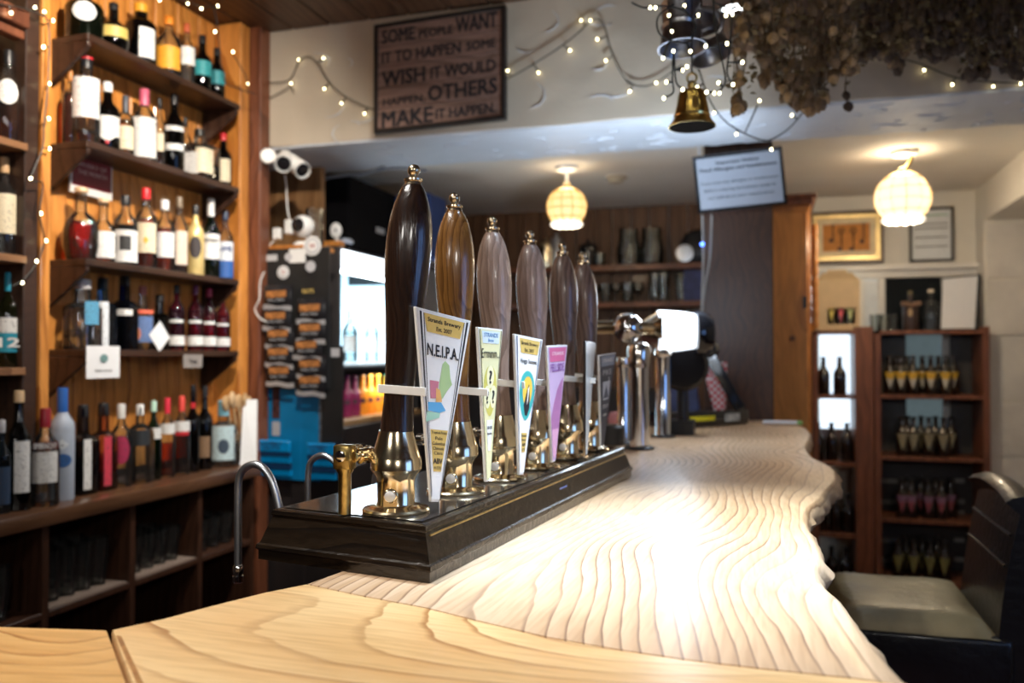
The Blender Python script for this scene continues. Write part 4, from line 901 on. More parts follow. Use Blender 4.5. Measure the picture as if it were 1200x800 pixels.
lamp('AREA', (FX-.04, (fy0+fy1)/2, zs-.05), (FX-.2, (fy0+fy1)/2, 1.0), 2.0, (1, .9, .8), .2)
def fbot(k, y, x, z, h, r, gm, liq, cp, lab, labels=[], g='spirit bottles in the lit fridge'):
    bottle(Vector((x, y, z)), h, r, 'std', gm, liq, .6, cp, labels, lab, g, n=14)
fl = ['leftmost tall clear bottle in the lit fridge', 'second clear bottle from left in the lit fridge', 'third clear bottle from left in the lit fridge', 'fourth clear bottle in the lit fridge, by the dark pump handle', 'fifth clear bottle in the lit fridge behind the dark handle']
for k in range(5): fbot(k, fy0+.10+k*.13, FX-.14-(k % 2)*.06, zs+.0005, .27, .038, G_CLEAR, 'clear', SIL, fl[k], [(.2, .5, WH, .8)])
cols = [('purple', (.3, .05, .2), 'purple soda bottle at left in the fridge bottom'), ('purple', (.45, .08, .2), 'second purple soda bottle in the fridge bottom'), ('orange', (.8, .4, .1), 'first orange soda bottle in the fridge bottom'), ('orange', (.85, .45, .05), 'middle orange soda bottle in the fridge bottom'), ('orange', (.85, .5, .05), 'third orange soda bottle in the fridge bottom'), ('gold', (.05, .45, .35), 'yellow soda bottle with green cap in the fridge bottom'), ('green', (.05, .4, .3), 'green soda bottle in the fridge bottom beside dark handle')]
SOD = {'purple': mat('purple_drink', (.30, .03, .12), .2), 'orange': mat('orange_drink', (.95, .33, .03), .2, emit=.12), 'gold': mat('yellow_drink', (.85, .6, .05), .2), 'green': mat('green_drink', (.15, .4, .15), .2)}
for k, (c_, cp, lab) in enumerate(cols):
    bottle(Vector((FX-.07, onX(407+k*9, 470, FX-.07).y, fb+.0005)), .205, .028, 'beer', SOD[c_], None, 0, cp, [(.30, .42, (.1, .03, .05), .6, 'ellp')], lab, 'soda bottles in the fridge', n=14, capf=.95)
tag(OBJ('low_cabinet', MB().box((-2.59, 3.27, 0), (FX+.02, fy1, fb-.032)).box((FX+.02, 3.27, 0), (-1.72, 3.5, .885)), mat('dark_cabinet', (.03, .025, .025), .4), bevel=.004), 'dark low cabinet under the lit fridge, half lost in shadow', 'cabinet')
OBJ('side_lining', MB().box((FX-.44, fy1-.036, zs), (FX-.03, fy1-.031, ft-.11)), mat('fridge_inner_glow', (.75, .85, .9)), fr)
# dark boxes above the fridge
tb = thing('black_crate', 'large black crate stacked above the lit fridge', 'crate', (FX-.2, fy0+.45, ft+.001))
OBJ('box_body', MB().box((FX-.45, fy0+.12, ft+.001), (FX-.02, fy1+.2, ft+.36)), mat('black_crate_plastic', (.004, .004, .005), .9, spec=.1), tb, bevel=.01)
OBJ('label', MB().box((FX-.0195, fy0+.42, ft+.12), (FX-.018, fy0+.52, ft+.15)), flat('dim_white', (.4, .42, .45), .5), tb)
c = onX(512, 225, -1.75)
tbl = tag(OBJ('blue_box', MB().box((-1.95, c.y-.12, ft+.02), (-1.74, c.y+.12, ft+.36)), mat('navy_box', (.02, .05, .18), .4), bevel=.008), 'dark blue box on the shelf behind the first pump handle', 'box')
tag(OBJ('wall_shelf', MB().box((-2.5, fy1+.001, ft-.02), (-1.70, c.y+.3, ft+.0195)), DARKW, bevel=.003), 'dark shelf carrying the blue box beside the fridge', 'shelf')
tw = tag(OBJ('folded_cloth', MB().box((FX-.10, fy0+.12, ft+.0005), (FX-.0, fy0+.118, ft+.001)).lathe([(0, .05), (.012, .055), (.02, .03)], (FX+.0, fy0+.06, ft+.0185), 10, sx=.5, sy=.9), mat('pale_blue_cloth', (.45, .5, .6), .8)), 'pale blue folded cloth on top of the lit fridge edge', 'cloth')
for k, (pts, lab) in enumerate(((((377, 250), (377, 225), (380, 211), (400, 206), (430, 203), (455, 192)), 'grey cable looping along under the beam above the fridge'), (((420, 206), (440, 200), (470, 197), (500, 200)), 'second grey cable running right under the beam'))):
    tag(OBJ('cable', MB().tube(smooth_path([onY(x, y, 3.70) for x, y in pts]), .006, 8), mat('grey_cable', (.22, .24, .28), .5)), lab, 'cable')
# ---------------------------------------------------------------- nut and snack display boards
def ycard(name, px0, px1, py0, py1, Y, m, label, cat, th=.008):
    a = onY(px0, py1, Y); b = onY(px1, py0, Y)
    t = thing(name, label, cat, ((a.x+b.x)/2, Y, a.z)); OBJ('backing', MB().box((a.x, Y, a.z), (b.x, Y+th, b.z)), m, t, bevel=.001); return t, a, b
YN = 3.205
t, a, b = ycard('snack_card', 307, 386, 289, 455, YN+.02, mat('black_card', (.018, .018, .018), .35), 'black hanging snack card covered with round stickers', 'display card')
def disc(px, py, r, Y, m, name='sticker', n=20): return OBJ(name, MB().lathe([(0, r), (.0012, r)], onY(px, py, Y), n, ax=(0, -1, 0)), m, t)
GR = flat('sticker_grey', (.5, .5, .52), .5)
for (px, py, r) in ((366, 288, .042), (332, 319, .029)):
    disc(px, py, r, YN+.019, WHITEP); disc(px, py, r*.82, YN+.0175, GR); disc(px, py, r*.58, YN+.016, WHITEP)
    text('lettering', 'W', onY(px, py, YN+.0145), (r*.7, 0, 0), (0, 0, r*.5), cap((.35, .05, .05)), t)
disc(364, 315, .030, YN+.019, BLACK); disc(364, 312, .024, YN+.0175, flat('sticker_grey', (.5, .5, .52), .5)); disc(338, 301, .018, YN+.019, GR)
def rect(px0, py0, px1, py1, Y, m, name='sticker'):
    a_, b_ = onY(px0, py1, Y), onY(px1, py0, Y); return OBJ(name, MB().box((a_.x, Y-.001, a_.z), (b_.x, Y, b_.z)), m, t)
rect(310, 298, 325, 306, YN+.019, flat('sticker_grey2', (.55, .55, .55), .5)); rect(339, 291, 358, 308, YN+.019, WHITEP)
text('lettering', 'NUTS', onY(361, 341, YN+.017), (.055, 0, 0), (0, 0, .018), gold, t)
NUT = mat('roasted_nut_print', (.42, .17, .05), .45, var=.6, scale=70)
packs = [(327, 346), (326, 371), (329, 392), (329, 413), (330, 435), (366, 362), (366, 385), (362, 405), (366, 427), (366, 446)]
prev = None
for k, (px, py) in enumerate(packs):
    c = onY(px, py, YN-.004*(4-k % 5)); W, H = .135, .085
    if k < 5: lab = 'black nut packet with brown window, %s down the left column' % ORD[k]
    else: lab = 'black nut packet with brown window, %s down the right column' % ORD[k-5]
    u = thing('nut_packet', lab, 'snack packet', c-Vector((0, 0, H/2)), 'nut packets hanging on the black card')
    mb = MB(); n = 6
    vs = []
    for i in range(n+1):
        for j in range(n+1):
            s, v = i/n*2-1, j/n*2-1; pf = .012*(1-s*s)**.5*(1-v*v)**.5 if abs(s) < 1 and abs(v) < 1 else 0
            vs.append((c.x+s*W/2, c.y-.008-pf-.004, c.z+v*H/2+.003*math.sin(s*4+k)))
    fs = [(i*(n+1)+j, (i+1)*(n+1)+j, (i+1)*(n+1)+j+1, i*(n+1)+j+1) for i in range(n) for j in range(n)]
    mb.add(vs, fs); mb.add([(v[0], c.y, v[2]) for v in vs], [tuple(reversed(f)) for f in fs]); OBJ('bag', mb, mat('black_foil', (.015, .015, .018), .25), u)
    OBJ('window', MB().lathe([(0, .034), (.0006, .034)], (c.x, c.y-.0245, c.z+.004), 20, ax=(0, -1, 0), sy=.42, sx=1.25) if False else MB().obox((c.x, c.y-.0242, c.z+.004), (.095, 0, .004), (0, .001, 0), (0, 0, .028)), NUT, u, bevel=.0004)
    text('lettering', 'SALTED', (c.x, c.y-.0246, c.z-.021), (.08, 0, .002), (0, 0, .010), flat('dim_white', (.4, .42, .45), .5), u)
    st = MB(); m_ = 10
    vs = [(c.x-W/2+W*i/m_, c.y-.014-(j % 2)*.003, c.z-H/2-.018+j*.020+.003*math.sin(i*.9+k)-i*.0008) for i in range(m_+1) for j in range(2)]
    st.add(vs+[(v[0], v[1]+.004, v[2]) for v in vs], [(2*i, 2*i+2, 2*i+3, 2*i+1) for i in range(m_)]+[(22+2*i, 22+2*i+1, 22+2*i+3, 22+2*i+2) for i in range(m_)])
    OBJ('crimped_strip', st, mat('silver_foil', (.62, .64, .67), .35, .4), u)
BLUE = mat('bright_blue_card', (.0, .22, .50), .45, var=.05)
t, a, b = ycard('snack_board', 297, 353, 400, 560, YN+.05, BLUE, 'bright blue snack display board standing at the end of the counter', 'display board')
b2 = onY(375, 400, YN+.05)
OBJ('backing', MB().box((b.x, YN+.052, a.z), (b2.x, YN+.060, b.z+.01)), BLUE, t)
rect(301, 403, 314, 419, YN+.049, WHITEP, 'badge'); rect(319, 452, 328, 490, YN+.049, mat('dark_photo_print', (.08, .03, .03), .5, var=.8, scale=40), 'picture'); rect(319, 494, 328, 510, YN+.049, GR, 'picture'); rect(374, 455, 384, 520, YN+.049, mat('grey_photo_print', (.15, .16, .18), .5, var=.8, scale=40), 'picture')
t, a, b = ycard('black_board', 376, 402, 405, 560, YN+.03, mat('black_card', (.018, .018, .018), .35), 'tall black display card right of the bright blue board', 'display board')
rect(388, 408, 398, 418, YN+.029, GR, 'badge')
for k, (px, py, W, lab) in enumerate(((324, 536, .15, 'left bundle of bright blue nut packets on the blue board'), (378, 540, .13, 'right bundle of bright blue nut packets, half behind the steel spout'))):
    c = onY(px, py, YN-.01); u = thing('blue_packet_bundle', lab, 'snack packet', c-Vector((0, 0, .08)))
    for j in range(5):
        z = c.z+.05-j*.028
        o = OBJ('packet', MB().obox((c.x, c.y-.014+j*.004, z), (W, 0, 0), (0, .012, 0), (0, 0, .034 if j else .05)), [mat('blue_foil', (.0, .26, .62), .3), mat('navy_foil', (.01, .05, .14), .3)][j % 2], u, bevel=.004)
    text('lettering', 'NOBBY\nNUTS', (c.x-.01, c.y-.0215, c.z+.052), (W*.7, 0, .003), (0, 0, .032), flat('navy_ink', (.02, .04, .12), .5), u)
tag(OBJ('wire', MB().tube(smooth_path([onY(x, y, 3.17) for x, y in ((310, 318), (305, 330), (304, 350), (299, 362), (304, 372), (312, 377))]), .003, 6), WHITEP), 'thin white cable looping beside the black snack card', 'cable')
# cameras and plugs above
def bullet(px, py, Y, d, label):
    c = onY(px, py, Y); d = Vector(d).normalized(); t = thing('security_camera', label, 'camera', c)
    OBJ('housing', MB().lathe([(-.075, .028), (-.07, .032), (.035, .033), (.04, .031)], c, 24, ax=d), WHITEP, t)
    OBJ('hood', MB().lathe([(.0, .036), (.05, .036), (.05, .034), (.0, .034)], c, 24, ax=d), WHITEP, t)
    OBJ('lens', MB().lathe([(.0385, .029), (.042, .029), (.043, .015), (.046, .014)], c, 20, ax=d), GLOSSBLACK, t)
    return c, d, t
c, d, t = bullet(333, 189, 3.18, (.42, -.8, -.45), 'white bullet security camera nearest the post, lens towards the room')
mt = onY(314, 184, 3.2)
OBJ('mount', MB().lathe([(0, .03), (.02, .034), (.028, .030)], mt, 20, ax=(.5, -.8, 0)).tube([mt, c-d*.05], .014, 10), WHITEP, t)
c, d, t = bullet(349, 195, 3.22, (.75, -.4, -.5), 'second white bullet security camera pointing right')
OBJ('mount', MB().tube([c-d*.07, c-d*.07+Vector((-.03, .0, .03))], .012, 10), WHITEP, t)
zl = onY(340, 289, 3.3).z
tag(OBJ('ledge', MB().box((onY(308, 289, 3.24).x, 3.246, zl-.02), (onY(376, 289, 3.3).x, 3.42, zl)), PINE, bevel=.002), 'pine ledge above the snack card holding a white camera', 'ledge')
t = thing('dome_camera', 'white ball security camera with black lens on the pine ledge', 'camera', onY(355, 284, 3.3))
c = onY(355, 265, 3.3); OBJ('ball', MB().ball(c, .048, 20), WHITEP, t); d = Vector((-.1, -1, 0)).normalized()
OBJ('lens', MB().lathe([(.036, .032), (.046, .028), (.052, .014)], c, 20, ax=d), GLOSSBLACK, t); OBJ('base', MB().lathe([(0, .045), (.012, .04), (.02, .025)], (c.x, c.y, zl), 20), WHITEP, t)
for k, (px, py, w_, h_, lab) in enumerate(((339, 266, .034, .062, 'taller white plug adaptor hanging beside the dome camera'), (325, 274, .034, .05, 'shorter white plug adaptor left of the dome camera'))):
    c = onY(px, py, 3.27); t = thing('plug_adaptor', lab, 'plug', c-Vector((0, 0, h_/2)))
    OBJ('case', MB().obox(c, (w_, 0, 0), (0, .03, 0), (0, 0, h_)), WHITEP, t, bevel=.004)
    OBJ('cord', MB().tube(smooth_path([c+Vector((0, 0, h_/2)), c+Vector((-.01, 0, .09)), c+Vector((-.015, 0, .17)), onY(334, 205, 3.25)] if k == 0 else [c+Vector((0, 0, -.02)), c+Vector((-.03, -.01, -.05)), c+Vector((-.035, -.01, -.11))]), .0028, 6), WHITEP, t)
t = thing('small_camera', 'small round white webcam standing on top of the fridge end', 'camera', onY(393, 285, fy0-.01))
c = onY(394, 270, fy0-.01)
OBJ('head', MB().lathe([(-.012, .018), (-.006, .026), (.006, .027), (.010, .02)], c, 20, ax=(.2, -1, 0), sy=1.35), WHITEP, t)
OBJ('lens', MB().lathe([(.010, .006), (.012, .005)], c, 12, ax=(.2, -1, 0)), BLACK, t); OBJ('stand', MB().lathe([(0, .016), (.006, .014), (.008, .007), (.04, .006)], (c.x, c.y+.01, ft+.018), 14), WHITEP, t)
gl = onY(369, 272, 3.36)
glass_thing('tumbler', (gl.x, 3.36, zl+.0005), .17, .042, 'tall clear glass standing behind the ball camera', 'glass on the pine ledge')
# ---------------------------------------------------------------- wooden slogan sign on the beam
SYp = 3.215
c4 = [onY(438, 29, SYp), onY(592, 5, SYp), onY(592, 139, SYp), onY(438, 156, SYp)]
cx = sum((v.x for v in c4))/4; W = (c4[1].x-c4[0].x); ztl, ztr, zbr, zbl = c4[0].z, c4[1].z, c4[2].z, c4[3].z
t = thing('wooden_sign', 'dark framed wooden slogan sign hanging on the plaster beam', 'sign', (cx, SYp+.02, min(zbl, zbr)))
def q(s, v, y=SYp): # s 0..1 left-right, v 0..1 top-down
    zt = ztl+(ztr-ztl)*s; zb_ = zbl+(zbr-zbl)*s; return Vector((c4[0].x+W*s, y, zt+(zb_-zt)*v))
SG = wood('grey_brown_sign_wood', (.34, .21, .165), (.20, .12, .09), band=6, stretch=(.12, 1, 1), rough=.6, axis='Z', dist=4)
for k in range(5):
    OBJ('plank', MB().prism([q(.02, .025+k*.19, SYp+.006), q(.98, .025+k*.19, SYp+.006), q(.98, .025+(k+1)*.19-.006, SYp+.006), q(.02, .025+(k+1)*.19-.006, SYp+.006)], (0, .012, 0)), SG, t, bevel=.001)
for (s0, v0, s1, v1) in ((0, 0, 1, .035), (0, .965, 1, 1), (0, .035, .03, .965), (.97, .035, 1, .965)):
    OBJ('frame', MB().prism([q(s0, v0), q(s1, v0), q(s1, v1), q(s0, v1)], (0, .03, 0)), mat('black_wood_frame', (.02, .015, .013), .4), t, bevel=.001)
rows = [[('SOME', .06, .32, .16, .10), ('PEOPLE', .35, .61, .165, .065), ('WANT', .63, .94, .155, .115)],
        [('IT TO HAPPEN', .06, .67, .345, .085), ('SOME', .71, .93, .34, .065)],
        [('WISH', .06, .40, .55, .115), ('IT WOULD', .44, .93, .545, .09)],
        [('HAPPEN,', .07, .40, .755, .065), ('OTHERS', .42, .94, .735, .115)],
        [('MAKE', .06, .46, .925, .12), ('IT HAPPEN.', .48, .93, .915, .075)]]
for rw in rows:
    for (s_, a_, b_, v_, h_) in rw:
        c = q((a_+b_)/2, v_-h_*.1, SYp+.0052); c = q((a_+b_)/2, min(v_-.0, .985)-h_*.35, SYp+.0052)
        text('lettering', s_, c, q(b_, v_)-q(a_, v_), (q(.5, 0)-q(.5, h_*1.22)), INK, t, .032)
# ---------------------------------------------------------------- hanging notice in front of the pillar
YB = 3.70
p4 = [onY(811, 184, YB), onY(916, 171, YB), onY(923, 239, YB), onY(818, 250, YB)]
def quadp(P, s, v): return P[0].lerp(P[3], v).lerp(P[1].lerp(P[2], v), s)
t = thing('hanging_notice', 'tilted black framed allergy notice hanging before the brown pillar', 'notice', (p4[3]+p4[2])/2)
for (s0, v0, s1, v1) in ((0, 0, 1, .05), (0, .95, 1, 1), (0, .05, .035, .95), (.965, .05, 1, .95)):
    OBJ('frame', MB().prism([quadp(p4, s0, v0), quadp(p4, s1, v0), quadp(p4, s1, v1), quadp(p4, s0, v1)], (0, .022, 0)), GLOSSBLACK, t, bevel=.001)
OBJ('paper', MB().prism([quadp(p4, s, v)+Vector((0, .006, 0)) for s, v in ((.03, .04), (.97, .04), (.97, .96), (.03, .96))], (0, .012, 0)), mat('grey_blue_paper', (.42, .46, .53), .3, var=.03, coat=.6), t)
for s_, v_, w_, h_, bo in (('Important Notice', .16, .48, .075, .03), ('Food Allergies and Intolerances', .27, .86, .08, .03), ('If you have any allergies or intolerances', .50, .86, .06, .01), ('Before ordering food please speak to', .63, .80, .06, .01), ('our staff about your requirements', .76, .74, .06, .01)):
    text('lettering', s_, quadp(p4, .5, v_)+Vector((0, .005, 0)), (quadp(p4, 1, v_)-quadp(p4, 0, v_))*w_, (quadp(p4, .5, 0)-quadp(p4, .5, h_)), INK, t, bo)
OBJ('hanging_cord', MB().tube([p4[0]+Vector((.03, .01, -.02)), onY(818, 150, YB+.01)], .0025, 6), mat('pale_cord', (.5, .55, .6), .5), t)
for pts, lab in ((((823, 252), (824, 300), (823, 340), (822, 372)), 'left pale cable hanging down the left edge of the pillar'), (((834, 252), (832, 300), (826, 335), (822, 372)), 'right pale cable curving down the pillar to meet the other')):
    tag(OBJ('cable', MB().tube(smooth_path([onY(x, y, 3.79) for x, y in pts]), .005, 6), mat('pale_cable', (.45, .43, .4), .5)), lab, 'cable')
tag(OBJ('blue_indicator', MB().ball(onY(823, 286, 3.78), .008, 10), flat('blue_led', (.1, .2, 1), .4, emit=8, ecol=(.08, .2, 1))), 'tiny glowing blue light on the pillar cable', 'light')
# ---------------------------------------------------------------- recessed downlight, bell, jugs
bulbm = flat('lit_fairy_bulb', (1, .9, .6), .4, emit=11, ecol=(1, .88, .52))
c = onZ(860, 9, 2.482)
t = thing('recessed_downlight', 'round recessed downlight glowing white in the boarded canopy', 'light', c)
OBJ('trim_ring', MB().lathe([(0, .048), (-.004, .05), (-.006, .046), (-.004, .036), (0, .034)], c, 28), CHROME, t)
OBJ('lit_lens', MB().lathe([(-.001, .034), (-.003, .033)], c, 24), flat('lit_lens', (1, 1, 1), .4, emit=10, ecol=(.9, .96, 1)), t)
tB = 2.15
c = atT(811, 149, tB)
t = thing('brass_bell', 'polished brass bell hanging above the bar', 'bell', c)
R0 = 27.5*tB/FPX; H0 = 45*tB/FPX
OBJ('bell_body', MB().lathe([(0, R0), (.003, R0*1.0), (H0*.12, R0*.88), (H0*.25, R0*.76), (H0*.30, R0*.78), (H0*.33, R0*.74), (H0*.55, R0*.66), (H0*.85, R0*.58), (H0*.95, R0*.48), (H0, R0*.2), (H0*.97, R0*.19)], c, 40), mat('yellow_brass', (.85, .62, .22), .2, 1, var=.08), t)
OBJ('bell_mouth_shade', MB().lathe([(-.0006, R0*.96), (-.0003, R0*.9), (H0*.02, R0*.5)], c, 40), mat('painted_bell_shade', (.02, .016, .012), .95, spec=.05), t)  # dark disc over the mouth, stands in for shade inside the bell
OBJ('crown_loop', MB().lathe([(H0, R0*.16), (H0+.012, R0*.2), (H0+.02, R0*.1)], c, 16).tube([c+Vector((.012*math.cos(a), 0, H0+.028+.012*math.sin(a))) for a in [2*PI*k/16 for k in range(17)]], .003, 6), OLDBRASS, t)
OBJ('clapper', MB().ball(c+Vector((0, 0, .012)), .012, 12).tube([c+Vector((0, 0, .02)), c+Vector((0, 0, H0*.9))], .003, 6), OLDBRASS, t)
OBJ('hanging_wire', MB().tube([c+Vector((0, 0, H0+.04)), Vector((c.x, c.y, 2.482))], .0022, 6), BLACK, t)
PEW = mat('dark_pewter', (.42, .43, .47), .34, 1, var=.25, scale=30, bump=.05)
def jug(px0, py0, t0, ax, L, R, label):
    c = atT(px0, py0, t0); ax = Vector(ax).normalized(); t = thing('pewter_tankard', label, 'tankard', c, 'pewter tankards hanging over the bar')
    OBJ('body', MB().lathe([(0, R*.80), (.004, R*.84), (L*.08, R*.80), (L*.45, R*.78), (L*.50, R*.86), (L*.54, R*.84), (L*.58, R*.80), (L*.92, R*.92), (L*.97, R*1.02), (L, R*1.04), (L, R*.98), (L*.9, R*.86), (L*.1, R*.72)], c, 32, ax=ax), PEW, t)
    sd = ax.cross(Vector((.2, 1, 0))).normalized()
    OBJ('handle', MB().tube(smooth_path([c+ax*L*.88+sd*R*.85, c+ax*L*.80+sd*R*1.6, c+ax*L*.45+sd*R*1.65, c+ax*L*.2+sd*R*.8]), .006, 8), PEW, t)
    OBJ('hook', MB().tube([c+ax*L*.3, Vector((c.x, c.y+.05, 2.484 if c.x > -.22 else 2.70))], .003, 6), BLACK, t); return t
jug(797, 4, 2.25, (.05, -.08, -1), .125, .062, 'dark pewter tankard wrapped in fairy light wire, left of the pair')
jug(818, 20, 2.4, (.35, -.1, -1), .125, .060, 'shiny pewter tankard tilted right behind the darker one, above the bell')
# ---------------------------------------------------------------- fairy lights
WIRE = flat('dark_green_wire', (.02, .022, .02), .5)
def lights(label, wires, bulbs, place, stem=12, r=.0036):
    P0 = place(*bulbs[0]); t = thing('fairy_lights', label, 'string lights', P0, 'strings of small warm fairy lights')
    allw = []
    for wpts in wires:
        pts = smooth_path([place(x, y) for x, y in wpts], 5); allw += pts
        OBJ('wire', MB().tube(pts, .0022, 6), WIRE, t)
    first = None
    for b_ in bulbs:
        p = place(*b_); near = min(allw, key=lambda v: (v-p).length)
        if 0.006 < (near-p).length < .12:
            OBJ('socket', MB().tube([near, p.lerp(near, .15)], [.0018, .0032], 6), WIRE, t)
        if first is None:
            first = OBJ('bulb', MB().ball(Vector((0, 0, 0)), r, 8, 1.25), bulbm, t, world=False); first.location = p-P0
        else:
            d_ = first.copy(); COL.objects.link(d_); d_.parent = t; d_.location = p-P0
lights('fairy light string on the beam left of the slogan sign', [[(288, 98), (312, 97), (338, 94), (350, 73), (361, 66), (372, 74), (386, 96), (402, 111), (424, 123), (438, 128)], [(310, 118), (325, 110), (340, 102), (344, 108)]],
       [(290, 98), (341, 98), (350, 70), (379, 68), (380, 104), (400, 121), (427, 133)], lambda x, y: onY(x, y, 3.235))
lights('fairy light string on the beam between the slogan sign and the bell', [[(593, 93), (610, 84), (630, 72), (655, 56), (678, 38), (690, 26), (700, 22), (708, 30), (714, 52), (722, 74), (735, 95), (752, 101), (768, 97), (790, 82), (800, 76)]],
       [(595, 83), (631, 85), (668, 59), (681, 24), (692, 24), (700, 46), (710, 71), (738, 107), (769, 97)], lambda x, y: onY(x, y, 3.235))
lights('fairy light string on the beam to the right of the hops', [[(1062, 70), (1082, 76), (1105, 86), (1130, 93), (1165, 96), (1215, 98)]], [(1039, 60), (1083, 82), (1116, 99), (1164, 101), (1196, 98)], lambda x, y: onY(x, y, 3.235))
lights('fairy light string drooping between bell and notice', [[(812, 60), (820, 85), (832, 118), (848, 140), (868, 154), (892, 164), (905, 163), (925, 150), (940, 133), (951, 122)]], [(817, 102), (837, 132), (863, 157), (928, 135), (904, 175), (890, 118)], lambda x, y: atT(x, y, 2.6))
lights('tangle of fairy lights wrapped round the pewter tankards', [[(740, 3), (755, 9), (775, 7), (800, 12), (815, 30), (805, 50), (775, 42), (771, 20), (790, 5)], [(783, 0), (786, 40), (780, 58), (777, 68)], [(836, 0), (838, 30), (846, 70), (850, 95), (842, 108)], [(858, 0), (856, 50), (852, 85), (860, 100)], [(789, 60), (788, 92), (789, 108), (779, 114)], [(852, 10), (836, 2)], [(790, 62), (792, 95), (800, 104)]],
       [(762, 9), (768, 9), (784, 18), (802, 7), (818, 18), (787, 37), (789, 60), (809, 60), (777, 68), (827, 54), (851, 18), (858, 17), (852, 51), (870, 73), (800, 82), (805, 78), (842, 97), (859, 99), (781, 96), (800, 105), (778, 115), (828, 108), (837, 109), (843, 109)], lambda x, y: atT(x, y, 2.05), r=.0036)
lights('fairy light string running down the shelf divider at far left', [[(0, 5), (20, 8), (45, 16), (57, 30), (56, 98), (52, 140), (50, 173), (36, 210), (50, 215), (46, 250), (52, 282), (44, 306), (30, 325), (15, 335)]],
       [(13, 15), (41, 9), (52, 14), (62, 24), (51, 55), (58, 98), (57, 139), (58, 174), (36, 209), (48, 250), (54, 282), (43, 306), (26, 331)], lambda x, y: onX(x, y, SX+.02), r=.0042)
lights('fairy light string trailing above the right end of the shelves', [[(175, -5), (205, -3), (236, 8), (250, 10), (256, 40), (262, 92), (280, 104), (300, 110)], [(273, 63), (288, 90), (290, 110)]],
       [(187, 0), (220, 4), (236, 10), (255, 7), (252, 37), (273, 61), (290, 98)], lambda x, y: onX(x, y, SX+.05), r=.0042)
# ---------------------------------------------------------------- hops
HM = [mat('dry_hop_tan', (.20, .13, .07), .8, var=.3, scale=60), mat('dry_hop_shaded_brown', (.07, .045, .03), .8, var=.3, scale=60), mat('dry_hop_lit_straw', (.42, .28, .14), .8, var=.3, scale=60)]  # tones carry the light: more straw in lit left bunches, brown in shaded right
def conemesh():
    mb = MB()
    n = 8; pr = [(0, .001), (-.004, .006), (-.0065, .0095), (-.0075, .0075), (-.012, .0115), (-.0135, .009), (-.018, .0108), (-.0195, .008), (-.024, .0078), (-.026, .005), (-.031, .0012)]
    mb.lathe(pr, (0, 0, 0), n, 3.5)
    return mb
hopmesh = []
for m_ in HM:
    o = OBJ('hop_cone', conemesh(), m_, None, ang=20); hopmesh.append(o.data); bpy.data.objects.remove(o)
hr = random.Random(21)
def hops(label, low, t0, t1, N, mats):
    """low: list of (px, lowest py)"""
    def lowest(px):
        for (a_, b_) in zip(low, low[1:]):
            if a_[0] <= px <= b_[0]: return a_[1]+(b_[1]-a_[1])*(px-a_[0])/(b_[0]-a_[0])
        return 0
    c = onZ((low[0][0]+low[-1][0])/2, -20, 2.482); t = thing('hop_garland', label, 'dried hops', c, 'dried hop bines hanging from the canopy')
    stems = MB(); leaves = MB(); k = 0; g = 0
    while k < N and g < N*30:
        g += 1
        px = hr.uniform(low[0][0], low[-1][0]); lo = lowest(px); tt = hr.uniform(t0, t1)
        py = lo-(abs(hr.gauss(0, .5))*(lo+70) if hr.random() < .8 else 0)
        if py < -60: continue
        p = atT(px, py, tt)
        if p.z > 2.475 or p.y > 3.17: continue
        k += 1; o = bpy.data.objects.new('hop_cone', hopmesh[hr.choice(mats)]); COL.objects.link(o); o.parent = t; o.location = p-c
        o.rotation_euler = (hr.uniform(-.6, .6), hr.uniform(-.6, .6), hr.uniform(0, 6)); s_ = hr.uniform(.8, 1.25); o.scale = (s_*1.05, s_*1.05, s_)
        up = Vector((p.x+hr.uniform(-.02, .02), p.y+hr.uniform(-.02, .02), min(2.48, p.z+hr.uniform(.05, .14))))
        stems.tube([p, p.lerp(up, .5)+Vector((hr.uniform(-.008, .008), 0, 0)), up], .0012, 4)
        for _ in range(3):
            q_ = p+Vector((hr.uniform(-.03, .03), hr.uniform(-.03, .03), hr.uniform(0, .06)))
            if q_.z > 2.475: continue
            a_ = hr.uniform(0, 6.3); L = hr.uniform(.010, .022); e1 = Vector((math.cos(a_), math.sin(a_), hr.uniform(-.8, .3)))*L; e2 = Vector((-math.sin(a_), math.cos(a_), hr.uniform(-.6, .6)))*L*.5
            leaves.add([q_, q_+e1*.5+e2, q_+e1, q_+e1*.5-e2+Vector((0, 0, .003))], [(0, 1, 2, 3)])
    o = OBJ('stems', stems, mat('dry_stem', (.16, .10, .05), .8), t); o['kind'] = 'stuff'
    o = OBJ('dry_leaves', leaves, mat('dry_hop_leaf', (.17, .12, .05), .8, var=.4), t); o['kind'] = 'stuff'
hops('thin strand of pale dried hops dangling just right of the bell', [(862, 125), (868, 118), (873, 90)], 2.15, 2.2, 16, [0, 2])
hops('thick brightest bunch of dried hops left of centre under the canopy', [(868, 30), (884, 45), (893, 92), (905, 80), (925, 108), (940, 118), (955, 125), (968, 100), (984, 72), (1000, 78)], 2.15, 2.45, 290, [0, 0, 2])
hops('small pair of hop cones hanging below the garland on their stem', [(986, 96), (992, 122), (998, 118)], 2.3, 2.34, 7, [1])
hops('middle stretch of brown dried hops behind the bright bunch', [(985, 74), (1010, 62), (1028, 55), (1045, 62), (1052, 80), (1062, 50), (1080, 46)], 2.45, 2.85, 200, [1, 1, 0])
hops('dark far right stretch of dried hops under the canopy', [(1076, 56), (1100, 62), (1128, 50), (1134, 84), (1155, 80), (1165, 62), (1190, 82), (1210, 80)], 2.5, 2.95, 280, [1, 1, 1])
